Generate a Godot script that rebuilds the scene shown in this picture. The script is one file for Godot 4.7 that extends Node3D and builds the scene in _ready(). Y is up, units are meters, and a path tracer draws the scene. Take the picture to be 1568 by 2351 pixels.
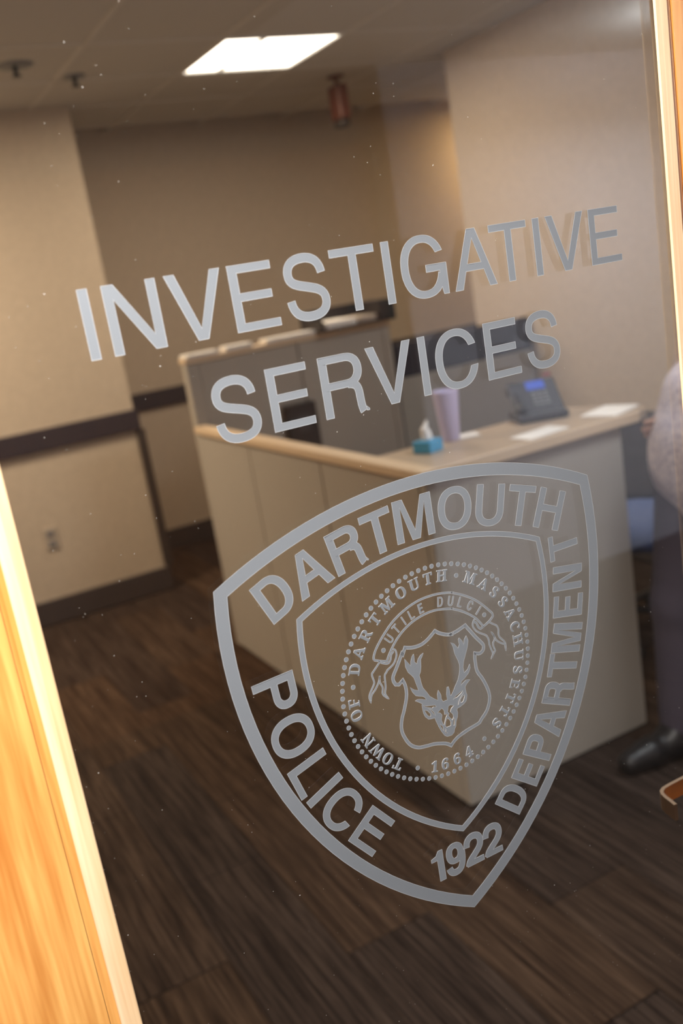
extends Node3D
# An office seen through the glass of a wooden corridor door with frosted lettering and a shield.
# x runs along the door, y is up, z comes out of the office towards the corridor; the glass stands at z = 0.

const CREST := [[0.9, 41.1, 5.4, 37.3, 12.8, 33.5, 19.9, 31.7, 16.4, 32.4, 22.8, 32.9, 29.3, 34.4, 33.9, 35.7, 38.0, 29.3, 43.7, 20.6, 50.6, 10.9, 50.8, 7.5, 49.7, 5.0, 46.2, 3.4, 43.1, 4.2, 40.5, 5.4, 39.7, 1.1, 39.5, -4.5, 40.1, -12.6, 45.4, -23.4, 49.5, -35.4, 50.1, -44.7, 45.6, -55.2, 37.7, -62.1, 34.8, -64.7, 25.8, -66.1, 17.8, -67.4, 9.8, -69.4, 4.8, -71.8, 0.5, -75.0, -4.3, -71.2, -10.4, -68.6, -17.1, -66.4, -24.8, -65.2, -33.0, -63.7, -38.8, -60.5, -43.0, -56.2, -45.9, -50.7, -48.5, -42.9, -48.6, -36.2, -46.4, -28.6, -43.7, -23.3, -39.7, -13.7, -38.0, -7.2, -38.1, 0.6, -39.8, 6.5, -44.1, 3.9, -47.5, 5.1, -49.2, 9.0, -48.9, 13.3, -42.8, 22.0, -36.4, 31.7, -35.6, 30.5, -32.4, 36.0, -26.7, 33.9, -20.9, 33.0, -14.8, 33.2, -8.4, 35.4, -3.0, 38.5]]
const BANNER := [[-65.1, 35.2, -64.9, 38.0, -62.0, 43.4, -56.8, 49.6, -50.6, 55.5, -42.4, 62.3, -32.7, 67.9, -20.1, 72.6, -7.8, 74.9, 7.2, 74.7, 19.1, 72.6, 26.1, 70.6, 23.9, 71.2, 34.3, 66.0, 44.6, 59.3, 53.6, 51.5, 61.3, 42.9, 65.4, 37.6, 65.7, 34.2, 60.8, 30.7, 53.8, 27.9], [-65.1, 35.2, -60.4, 32.8, -55.0, 30.5, -52.2, 29.8, -50.5, 33.0, -45.8, 39.4, -38.7, 46.7, -29.4, 53.2, -17.8, 58.0, -4.2, 60.3, 7.8, 59.7, 23.7, 55.6, 21.5, 56.3, 31.9, 50.6, 40.4, 44.3, 46.5, 38.7, 50.7, 32.9, 53.8, 27.9, 50.5, 26.9, 48.2, 29.2, 46.4, 34.2, 43.6, 35.8], [-45.9, 39.2, -42.7, 37.3, -41.9, 33.3, -43.3, 28.9, -46.7, 24.6, -53.7, 21.2, -54.5, 20.0, -56.9, 17.6, -57.5, 11.3, -58.0, 6.0, -59.4, 0.5, -57.1, -4.9, -60.6, -1.2, -62.0, 2.0, -60.9, 7.1, -62.9, 13.2, -61.9, 18.8, -63.8, 13.6, -68.2, 8.1, -73.0, 3.9, -74.9, -1.9, -75.6, 2.2, -74.6, 5.6, -71.4, 9.8, -68.5, 14.2, -69.1, 19.3, -69.3, 23.1, -66.8, 25.4, -59.8, 31.4], [-44.1, 36.3, -47.0, 34.5, -49.0, 29.2, -51.4, 27.4, -54.3, 27.9, -58.5, 30.5, -60.4, 32.7], [45.9, 38.8, 43.2, 35.9, 42.2, 32.3, 44.7, 27.0, 49.8, 22.5, 55.6, 18.3, 57.7, 13.1, 57.9, 7.9, 59.6, 1.6, 60.5, -2.1, 58.4, -5.7, 63.5, 0.3, 62.6, 3.4, 62.0, 7.9, 64.5, 11.4, 63.8, 16.2, 62.1, 19.1, 64.0, 15.5, 66.2, 10.1, 70.2, 6.1, 75.5, 2.8, 75.7, -3.0, 76.0, 2.9, 74.3, 6.9, 70.9, 10.9, 69.5, 14.8, 70.2, 19.7, 68.3, 24.3, 64.2, 27.4, 61.0, 30.1]]
const STAG := [[-34.6, 25.6, -29.4, 17.0, -28.9, 20.9, -26.8, 25.1, -24.7, 27.0, -24.6, 24.3, -25.0, 19.5, -22.8, 16.6, -20.9, 20.8, -18.0, 23.4, -14.6, 24.6, -16.5, 21.5, -18.2, 19.4, -19.1, 12.0, -20.3, 8.0, -22.2, 5.1, -21.6, 0.7, -21.3, -3.3, -20.3, -8.1, -17.4, -13.0, -14.7, -18.5, -10.9, -22.2, -6.6, -25.8, -6.5, -19.9, -4.7, -16.1, -2.7, -21.3, -2.8, -25.8, -1.2, -29.2, 1.0, -28.9, 3.5, -29.0, 3.2, -23.5, 4.9, -16.7, 6.5, -16.6, 7.2, -19.8, 7.3, -25.3, 8.1, -26.4, 10.8, -23.4, 14.0, -18.9, 17.6, -14.5, 19.9, -9.7, 21.4, -4.0, 21.8, 0.3, 20.9, 4.6, 18.3, 12.5, 18.0, 17.0, 17.2, 21.2, 15.7, 24.6, 19.2, 22.2, 22.7, 16.5, 24.7, 19.2, 24.3, 24.4, 25.6, 26.0, 28.1, 22.5, 29.5, 17.8, 30.9, 22.7, 33.5, 25.4, 35.0, 20.4, 33.1, 14.1, 30.4, 8.6, 27.2, 2.4, 25.3, -3.7, 25.7, -9.5, 29.8, -7.6, 33.1, -3.1, 33.0, -7.0, 30.5, -11.2, 25.5, -14.6, 21.4, -16.5, 20.1, -20.3, 22.2, -19.3, 27.0, -17.1, 31.1, -18.3, 27.1, -20.8, 24.5, -23.3, 24.9, -30.3, 25.6, -32.0, 23.8, -37.4, 21.0, -39.2, 16.9, -40.6, 13.0, -41.1, 12.1, -42.8, 12.7, -45.3, 11.7, -49.5, 9.8, -53.4, 8.4, -58.1, 6.7, -60.3, 5.6, -63.4, 2.8, -65.1, -2.2, -64.6, -5.0, -62.4, -7.9, -56.9, -10.1, -50.9, -11.7, -45.7, -12.8, -41.3, -15.9, -41.0, -19.5, -40.1, -22.6, -36.4, -23.8, -32.6, -24.2, -27.9, -24.2, -24.0, -23.4, -23.1, -26.6, -20.3, -30.4, -17.5, -27.3, -17.0, -23.8, -18.2, -18.7, -20.7, -20.0, -17.7, -22.2, -15.8, -25.6, -14.5, -29.0, -12.7, -31.8, -8.3, -33.6, -2.6, -29.7, -6.6, -25.3, -8.8, -26.6, -2.5, -28.1, 4.7, -29.8, 7.5, -33.2, 12.0, -34.9, 17.6]]
const STAG_HOLES := [[-22.9, -24.7, -19.1, -26.7, -14.4, -27.9, -10.2, -29.2, -9.4, -31.5, -12.3, -30.2, -13.6, -31.0, -18.7, -28.3, -21.5, -26.4], [-22.4, -29.7, -19.3, -31.5, -16.3, -36.0, -16.7, -38.4, -19.5, -36.7, -21.4, -33.2], [-19.5, -29.1, -15.5, -31.2, -13.3, -34.6, -11.9, -37.6, -11.6, -39.5, -14.1, -35.7, -16.2, -31.4], [-9.1, -37.6, -7.0, -36.1, -3.7, -34.8, -1.7, -38.1, -1.7, -42.1, 0.1, -42.2, 1.2, -43.2, -0.7, -45.4, -2.6, -49.2, -3.9, -52.2, -4.8, -51.2, -6.1, -46.1, -4.5, -41.6, -6.2, -38.7], [2.6, -38.6, 3.4, -35.5, 5.7, -34.9, 9.8, -37.0, 6.4, -38.9, 4.7, -41.7, 7.0, -44.9, 7.4, -48.4, 5.7, -50.7, 3.7, -47.6, 2.0, -44.7, 3.2, -42.8, 1.7, -40.5], [0.4, -46.6, 2.3, -48.5, 3.9, -52.0, 3.2, -55.5, 1.2, -55.4, -1.4, -55.4, -2.8, -53.7, -1.6, -49.0], [7.6, -49.1, 8.6, -50.7, 7.4, -56.5, 6.0, -56.3, 6.2, -52.6], [-7.9, -49.4, -5.4, -53.0, -5.2, -57.7, -6.5, -55.8, -8.0, -51.7], [17.4, -37.3, 17.3, -33.8, 20.3, -31.5, 23.3, -30.9, 22.1, -33.9, 20.0, -37.1], [9.5, -30.9, 13.1, -28.3, 18.6, -26.3, 21.8, -26.0, 19.5, -28.1, 14.7, -30.3, 12.2, -30.4], [13.5, -38.7, 15.1, -34.1, 18.6, -30.3, 22.8, -27.8, 19.2, -31.2, 16.1, -34.5, 14.8, -38.0], [-4.1, -58.4, -3.3, -55.6, -2.4, -57.3, -3.2, -59.2, -1.1, -61.6, -3.9, -60.2]]

var M := {}
var rng := RandomNumberGenerator.new()

# ---------------------------------------------------------------- materials
func lin(r: float, g: float, b: float) -> Color:
	return Color(r, g, b).linear_to_srgb()

func mat(c: Color, rough := 0.7, metal := 0.0, spec := 0.5) -> StandardMaterial3D:
	var m := StandardMaterial3D.new()
	m.albedo_color = c
	m.roughness = rough
	m.metallic = metal
	m.metallic_specular = spec
	return m

func grain_texture(w: int, h: int, across: float, along: float, low: Color, high: Color, fine: float, seed_: int) -> ImageTexture:
	# colour that runs in long streaks along v
	var a := FastNoiseLite.new()
	a.seed = seed_
	a.noise_type = FastNoiseLite.TYPE_SIMPLEX_SMOOTH
	a.frequency = 1.0
	a.fractal_octaves = 3
	var b := FastNoiseLite.new()
	b.seed = seed_ + 7
	b.frequency = 1.0
	b.fractal_octaves = 2
	var im := Image.create(w, h, false, Image.FORMAT_RGB8)
	for y in h:
		var tv := TAU * y / h
		var cy := cos(tv) * along / TAU
		var sy := sin(tv) * along / TAU
		for x in w:
			var xx := float(x) / w * across
			var n := a.get_noise_3d(xx, cy, sy) * 0.75
			n += b.get_noise_3d(xx * 6.0, cy * 5.0, sy * 5.0) * fine
			im.set_pixel(x, y, low.lerp(high, clampf(0.5 + n, 0.0, 1.0)))
	return ImageTexture.create_from_image(im)

func noise_tex(freq: float, low: Color, high: Color, seed_: int) -> NoiseTexture2D:
	var n := FastNoiseLite.new()
	n.seed = seed_
	n.frequency = freq
	n.fractal_octaves = 3
	var g := Gradient.new()
	g.set_color(0, low)
	g.set_color(1, high)
	var t := NoiseTexture2D.new()
	t.width = 256
	t.height = 256
	t.seamless = true
	t.noise = n
	t.color_ramp = g
	return t

func tri(m: StandardMaterial3D, scale: Vector3, world := false) -> StandardMaterial3D:
	m.uv1_triplanar = true
	m.uv1_world_triplanar = world
	m.uv1_scale = scale
	return m

func make_materials() -> void:
	var wall_t := noise_tex(0.05, Color(0.95, 0.95, 0.95), Color(1, 1, 1), 3)
	M.wall = tri(mat(lin(0.60, 0.50, 0.395), 0.85, 0.0, 0.25), Vector3(1.5, 1.5, 1.5), true)
	M.wall.albedo_texture = wall_t
	M.corridor_wall = tri(mat(lin(0.70, 0.69, 0.76), 0.85, 0.0, 0.25), Vector3(1.5, 1.5, 1.5), true)
	M.corridor_wall.albedo_texture = wall_t
	M.rail = mat(lin(0.030, 0.022, 0.031), 0.5)
	M.base = mat(lin(0.050, 0.040, 0.040), 0.6)
	M.guard = mat(lin(0.045, 0.033, 0.028), 0.6)
	M.tile = tri(mat(lin(0.66, 0.63, 0.60), 0.95, 0.0, 0.1), Vector3(3, 3, 3), true)
	M.tile.albedo_texture = noise_tex(0.25, Color(0.86, 0.86, 0.86), Color(1, 1, 1), 5)
	M.tbar = mat(lin(0.72, 0.71, 0.69), 0.5)
	M.grid = mat(lin(0.62, 0.59, 0.56), 0.8)
	M.plenum = mat(lin(0.3, 0.3, 0.3), 0.9)
	# carpet
	M.carpets = []
	var ct: Array = []
	for k in 3:
		ct.append(grain_texture(256, 256, 22.0, 2.2, Color(0.52, 0.50, 0.50), Color(1.0, 0.98, 0.96), 0.40, 40 + k * 3))
	var tones := [lin(0.106, 0.071, 0.048), lin(0.092, 0.064, 0.047), lin(0.080, 0.060, 0.050), lin(0.100, 0.066, 0.045), lin(0.072, 0.053, 0.043)]
	for k in 5:
		var c := tri(mat(tones[k], 0.95, 0.0, 0.1), Vector3(3.6, 1.0, 0.9), true)
		c.albedo_texture = ct[k % 3]
		M.carpets.append(c)
	# wood of the door
	var wt := grain_texture(384, 1024, 9.0, 2.4, Color(0.76, 0.47, 0.21), Color(0.95, 0.72, 0.42), 0.26, 11)
	M.wood = tri(mat(Color(1, 1, 1), 0.34, 0.0, 0.5), Vector3(4.2, 0.9, 4.2))
	M.wood.albedo_texture = wt
	var wt2 := grain_texture(256, 1024, 5.0, 2.0, Color(0.91, 0.74, 0.55), Color(0.99, 0.89, 0.74), 0.26, 23)
	M.bead = tri(mat(Color(1, 1, 1), 0.36, 0.0, 0.5), Vector3(9.0, 0.9, 9.0))
	M.bead.albedo_texture = wt2
	M.wood_dark = tri(mat(Color(0.50, 0.38, 0.28), 0.5), Vector3(2.2, 0.8, 2.2))
	M.wood_dark.albedo_texture = wt
	M.slat = tri(mat(Color(0.42, 0.33, 0.25), 0.7), Vector3(1.5, 0.6, 1.5))
	M.slat.albedo_texture = wt
	M.gasket = mat(lin(0.14, 0.10, 0.085), 0.7)
	# glass and the frosted film
	M.glass = mat(Color(0.9, 0.95, 0.92, 0.001), 0.0)
	M.glass.transparency = BaseMaterial3D.TRANSPARENCY_ALPHA
	M.film = mat(lin(0.180, 0.193, 0.214), 0.62, 0.0, 0.45)
	M.film.backlight = Color(0.20, 0.20, 0.20)
	M.film_edge = mat(lin(0.36, 0.37, 0.39), 0.7, 0.0, 0.4)
	M.film_edge.backlight = Color(0.2, 0.2, 0.2)
	M.dust = mat(lin(0.42, 0.40, 0.38), 0.9)
	M.brass = mat(lin(0.50, 0.36, 0.25), 0.34, 1.0)
	# furniture
	M.panel = tri(mat(lin(0.435, 0.395, 0.345), 0.8, 0.0, 0.3), Vector3(6, 6, 6), true)
	M.panel.albedo_texture = noise_tex(0.3, Color(0.93, 0.93, 0.93), Color(1, 1, 1), 9)
	M.dark_fabric = mat(lin(0.036, 0.028, 0.038), 0.9)
	M.cap = mat(lin(0.66, 0.50, 0.34), 0.45)
	M.ledge = mat(lin(0.44, 0.335, 0.24), 0.4)
	M.white_edge = mat(lin(0.70, 0.62, 0.53), 0.45)
	M.paper = mat(lin(0.86, 0.82, 0.77), 0.9)
	M.black = mat(lin(0.020, 0.019, 0.021), 0.45)
	M.charcoal = mat(lin(0.042, 0.040, 0.045), 0.5)
	M.grey = mat(lin(0.20, 0.20, 0.21), 0.5)
	M.lavender = mat(lin(0.52, 0.46, 0.66), 0.5)
	M.teal = mat(lin(0.06, 0.33, 0.58), 0.6)
	M.white = mat(lin(0.85, 0.83, 0.80), 0.6)
	M.beige_plate = mat(lin(0.47, 0.40, 0.33), 0.4)
	M.red = mat(lin(0.115, 0.036, 0.022), 0.5)
	M.red_dim = mat(lin(0.28, 0.05, 0.055), 0.4)
	M.blue_seat = mat(lin(0.105, 0.155, 0.34), 0.9)
	M.brown_cloth = mat(lin(0.060, 0.048, 0.042), 0.9)
	M.chrome = mat(lin(0.5, 0.5, 0.5), 0.25, 1.0)
	# person
	M.skin = mat(lin(0.42, 0.24, 0.16), 0.55)
	M.skin.subsurf_scatter_enabled = true
	M.skin.subsurf_scatter_strength = 0.15
	M.shirt = tri(mat(Color(1, 1, 1), 0.9, 0.0, 0.2), Vector3(6, 6, 6))
	M.shirt.albedo_texture = noise_tex(0.035, Color(0.58, 0.56, 0.66), Color(0.93, 0.90, 0.90), 31)
	M.trousers = mat(lin(0.085, 0.072, 0.100), 0.9)
	M.shoe = mat(lin(0.012, 0.011, 0.012), 0.4)
	M.hair = mat(lin(0.03, 0.02, 0.015), 0.6)
	M.eye = mat(lin(0.75, 0.72, 0.68), 0.2)
	# glowing fittings
	M.lens = mat(Color(1, 1, 1), 0.5)
	M.lens.emission_enabled = true
	M.lens.emission = Color(1.0, 0.95, 0.87)
	M.lens.emission_energy_multiplier = 5.0
	M.screen = mat(lin(0.02, 0.03, 0.08), 0.3)
	M.screen.emission_enabled = true
	M.screen.emission = Color(0.30, 0.42, 0.85)
	M.screen.emission_energy_multiplier = 0.62

# ---------------------------------------------------------------- building blocks
func mesh_of(st: SurfaceTool, m: Material) -> ArrayMesh:
	st.set_material(m)
	return st.commit()

func put(parent: Node, called: String, mesh: Mesh, m: Material = null, at := Vector3.ZERO) -> MeshInstance3D:
	var o := MeshInstance3D.new()
	o.name = called
	o.mesh = mesh
	if m:
		o.material_override = m
	o.position = at
	o.cast_shadow = GeometryInstance3D.SHADOW_CASTING_SETTING_ON
	parent.add_child(o, true)
	return o

func thing(called: String, label: String, category: String, at := Vector3.ZERO, turn := 0.0, group := "") -> Node3D:
	var o := Node3D.new()
	o.name = called
	add_child(o, true)
	o.position = at
	o.rotation.y = turn
	return tag(o, label, category, group)

func tag(o: Node, label: String, category: String, group := "") -> Node:
	o.set_meta("label", label)
	o.set_meta("category", category)
	if group:
		o.set_meta("group", group)
	return o

func struct(o: Node, label := "", category := "") -> Node:
	o.set_meta("kind", "structure")
	if label:
		o.set_meta("label", label)
	if category:
		o.set_meta("category", category)
	return o

func quad(st: SurfaceTool, a: Vector3, b: Vector3, c: Vector3, d: Vector3) -> void:
	for p in [a, b, c, a, c, d]:
		st.add_vertex(p)

# A box with chamfered edges, centred on its own origin.
func bevel_box(size: Vector3, bev := 0.003) -> ArrayMesh:
	var h := size * 0.5
	var b := minf(bev, minf(h.x, minf(h.y, h.z)) * 0.6)
	var pts: Array = []
	# for each corner three points: pulled in along the other two axes
	var key := func(sx: int, sy: int, sz: int, ax: int) -> Vector3:
		var p := Vector3(sx * (h.x - b), sy * (h.y - b), sz * (h.z - b))
		if ax == 0: p.x = sx * h.x
		if ax == 1: p.y = sy * h.y
		if ax == 2: p.z = sz * h.z
		return p
	var st := SurfaceTool.new()
	st.begin(Mesh.PRIMITIVE_TRIANGLES)
	st.set_smooth_group(-1)
	var face := func(a: Vector3, bb: Vector3, c: Vector3, d: Vector3) -> void:
		var n := (bb - a).cross(c - a)
		var mid := (a + c) * 0.5
		if n.dot(mid) > 0.0:
			quad(st, a, d, c, bb)
		else:
			quad(st, a, bb, c, d)
	for s in [-1, 1]:
		face.call(key.call(s, -1, -1, 0), key.call(s, 1, -1, 0), key.call(s, 1, 1, 0), key.call(s, -1, 1, 0))
		face.call(key.call(-1, s, -1, 1), key.call(1, s, -1, 1), key.call(1, s, 1, 1), key.call(-1, s, 1, 1))
		face.call(key.call(-1, -1, s, 2), key.call(1, -1, s, 2), key.call(1, 1, s, 2), key.call(-1, 1, s, 2))
	for s in [-1, 1]:
		for t in [-1, 1]:
			face.call(key.call(s, t, -1, 0), key.call(s, t, 1, 0), key.call(s, t, 1, 1), key.call(s, t, -1, 1))
			face.call(key.call(-1, s, t, 1), key.call(1, s, t, 1), key.call(1, s, t, 2), key.call(-1, s, t, 2))
			face.call(key.call(s, -1, t, 0), key.call(s, 1, t, 0), key.call(s, 1, t, 2), key.call(s, -1, t, 2))
	for sx in [-1, 1]:
		for sy in [-1, 1]:
			for sz in [-1, 1]:
				var a: Vector3 = key.call(sx, sy, sz, 0)
				var c: Vector3 = key.call(sx, sy, sz, 1)
				var d: Vector3 = key.call(sx, sy, sz, 2)
				var n := (c - a).cross(d - a)
				for p in ([a, d, c] if n.dot(a) > 0.0 else [a, c, d]):
					st.add_vertex(p)
	st.generate_normals()
	return st.commit()

# box from lo to hi
func block(parent: Node, called: String, lo: Vector3, hi: Vector3, m: Material, bev := 0.003) -> MeshInstance3D:
	var a := Vector3(minf(lo.x, hi.x), minf(lo.y, hi.y), minf(lo.z, hi.z))
	var b := Vector3(maxf(lo.x, hi.x), maxf(lo.y, hi.y), maxf(lo.z, hi.z))
	return put(parent, called, bevel_box(b - a, bev), m, (a + b) * 0.5)

# an upright prism over a plan of (x, z) points
func prism(plan: Array, y0: float, y1: float) -> ArrayMesh:
	var st := SurfaceTool.new()
	st.begin(Mesh.PRIMITIVE_TRIANGLES)
	st.set_smooth_group(-1)
	var idx := Geometry2D.triangulate_polygon(PackedVector2Array(plan))
	for yy in [y0, y1]:
		for k in idx:
			st.add_vertex(Vector3(plan[k].x, yy, plan[k].y))
	for k in plan.size():
		var a: Vector2 = plan[k]
		var b: Vector2 = plan[(k + 1) % plan.size()]
		quad(st, Vector3(a.x, y0, a.y), Vector3(b.x, y0, b.y), Vector3(b.x, y1, b.y), Vector3(a.x, y1, a.y))
	st.generate_normals()
	return st.commit()

# a turned shape: profile of (radius, height)
func lathe(profile: Array, sides := 28) -> ArrayMesh:
	var st := SurfaceTool.new()
	st.begin(Mesh.PRIMITIVE_TRIANGLES)
	st.set_smooth_group(0)
	for i in profile.size() - 1:
		var p: Vector2 = profile[i]
		var q: Vector2 = profile[i + 1]
		for k in sides:
			var a := TAU * k / sides
			var b := TAU * (k + 1) / sides
			var p0 := Vector3(p.x * cos(a), p.y, p.x * sin(a))
			var p1 := Vector3(p.x * cos(b), p.y, p.x * sin(b))
			var q0 := Vector3(q.x * cos(a), q.y, q.x * sin(a))
			var q1 := Vector3(q.x * cos(b), q.y, q.x * sin(b))
			quad(st, p0, q0, q1, p1)
	st.generate_normals()
	return st.commit()

# a tube along points
func tube(pts: Array, r: float, sides := 8) -> ArrayMesh:
	var st := SurfaceTool.new()
	st.begin(Mesh.PRIMITIVE_TRIANGLES)
	st.set_smooth_group(0)
	var rings: Array = []
	for i in pts.size():
		var d: Vector3 = (pts[mini(i + 1, pts.size() - 1)] - pts[maxi(i - 1, 0)]).normalized()
		var u := d.cross(Vector3.UP if absf(d.y) < 0.9 else Vector3.RIGHT).normalized()
		var v := d.cross(u)
		var ring: Array = []
		for k in sides:
			var a := TAU * k / sides
			ring.append(pts[i] + (u * cos(a) + v * sin(a)) * r)
		rings.append(ring)
	for i in rings.size() - 1:
		for k in sides:
			var n := (k + 1) % sides
			quad(st, rings[i][k], rings[i][n], rings[i + 1][n], rings[i + 1][k])
	st.generate_normals()
	return st.commit()

# ---------------------------------------------------------------- flat cut film: letters and outlines
const FILM := 0.0004

func slab_poly(st: SurfaceTool, poly: PackedVector2Array, lift := 0.0) -> void:
	var top := FILM + lift
	var idx := Geometry2D.triangulate_polygon(poly)
	for k in range(0, idx.size(), 3):
		var a := poly[idx[k]]
		var b := poly[idx[k + 1]]
		var c := poly[idx[k + 2]]
		if (b - a).cross(c - a) > 0.0:
			var t := b
			b = c
			c = t
		for p in [a, b, c]:
			st.add_vertex(Vector3(p.x, p.y, top))
	for k in poly.size():
		var a := poly[k]
		var b := poly[(k + 1) % poly.size()]
		quad(st, Vector3(a.x, a.y, top), Vector3(b.x, b.y, top), Vector3(b.x, b.y, 0), Vector3(a.x, a.y, 0))

# strip between two paths with as many points
func slab_strip(st: SurfaceTool, outer: Array, inner: Array, lift := 0.0) -> void:
	for k in outer.size() - 1:
		var a: Vector2 = outer[k]
		var b: Vector2 = outer[k + 1]
		var c: Vector2 = inner[k + 1]
		var d: Vector2 = inner[k]
		var z := Vector3(0, 0, FILM + lift)
		var A := Vector3(a.x, a.y, 0)
		var B := Vector3(b.x, b.y, 0)
		var C := Vector3(c.x, c.y, 0)
		var D := Vector3(d.x, d.y, 0)
		if (b - a).cross(c - a) > 0.0:
			quad(st, A + z, D + z, C + z, B + z)
		else:
			quad(st, A + z, B + z, C + z, D + z)
		quad(st, A + z, B + z, B, A)
		quad(st, D + z, C + z, C, D)

func ribbon(path: Array, width: float, closed := false) -> Array:
	var outer: Array = []
	var inner: Array = []
	var n := path.size()
	for i in n:
		var p: Vector2 = path[i]
		var before: Vector2 = path[(i - 1 + n) % n] if closed or i > 0 else p * 2.0 - path[1]
		var after: Vector2 = path[(i + 1) % n] if closed or i < n - 1 else p * 2.0 - path[n - 2]
		var d0 := (p - before).normalized()
		var d1 := (after - p).normalized()
		var d := (d0 + d1)
		d = d.normalized() if d.length() > 0.05 else d0
		var nrm := Vector2(-d.y, d.x)
		var spread := 1.0 / maxf(0.5, nrm.dot(Vector2(-d0.y, d0.x)))
		outer.append(p + nrm * width * 0.5 * spread)
		inner.append(p - nrm * width * 0.5 * spread)
	if closed:
		outer.append(outer[0])
		inner.append(inner[0])
	return [outer, inner]

func smooth_path(raw: Array, closed: bool, corner := 40.0, steps := 4) -> Array:
	# Catmull-Rom that keeps corners sharper than `corner` degrees
	var pts: Array = []
	for k in range(0, raw.size(), 2):
		pts.append(Vector2(raw[k], raw[k + 1]))
	var n := pts.size()
	var tan: Array = []
	for i in n:
		var a: Vector2 = pts[(i - 1 + n) % n] if closed or i > 0 else pts[i]
		var b: Vector2 = pts[(i + 1) % n] if closed or i < n - 1 else pts[i]
		var d0: Vector2 = pts[i] - a
		var d1: Vector2 = b - pts[i]
		tan.append(Vector2.ZERO if d0.length() > 0 and d1.length() > 0 and absf(rad_to_deg(d0.angle_to(d1))) > corner else (b - a) * 0.5)
	var out: Array = []
	for i in (n if closed else n - 1):
		var p: Vector2 = pts[i]
		var r: Vector2 = pts[(i + 1) % n]
		var l := (r - p).length()
		var t0: Vector2 = tan[i].limit_length(l)
		var t1: Vector2 = tan[(i + 1) % n].limit_length(l)
		for s in steps:
			out.append(p.bezier_interpolate(p + t0 / 3.0, r - t1 / 3.0, r, float(s) / steps))
	if not closed:
		out.append(pts[n - 1])
	return out

func bez(p: Vector2, list: Array) -> Array:
	var out: Array = [p]
	for s in list:
		for k in range(1, 9):
			out.append(p.bezier_interpolate(Vector2(s[0], s[1]), Vector2(s[2], s[3]), Vector2(s[4], s[5]), k / 8.0))
		p = Vector2(s[4], s[5])
	return out

func oval(cx: float, cy: float, rx: float, ry: float, from: float, to: float, n := 40, e := 2.25) -> Array:
	var out: Array = []
	for k in n + 1:
		var a := deg_to_rad(lerpf(from, to, float(k) / n))
		var c := cos(a)
		var s := sin(a)
		out.append(Vector2(cx + rx * signf(c) * pow(absf(c), 2.0 / e), cy + ry * signf(s) * pow(absf(s), 2.0 / e)))
	return out

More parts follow.
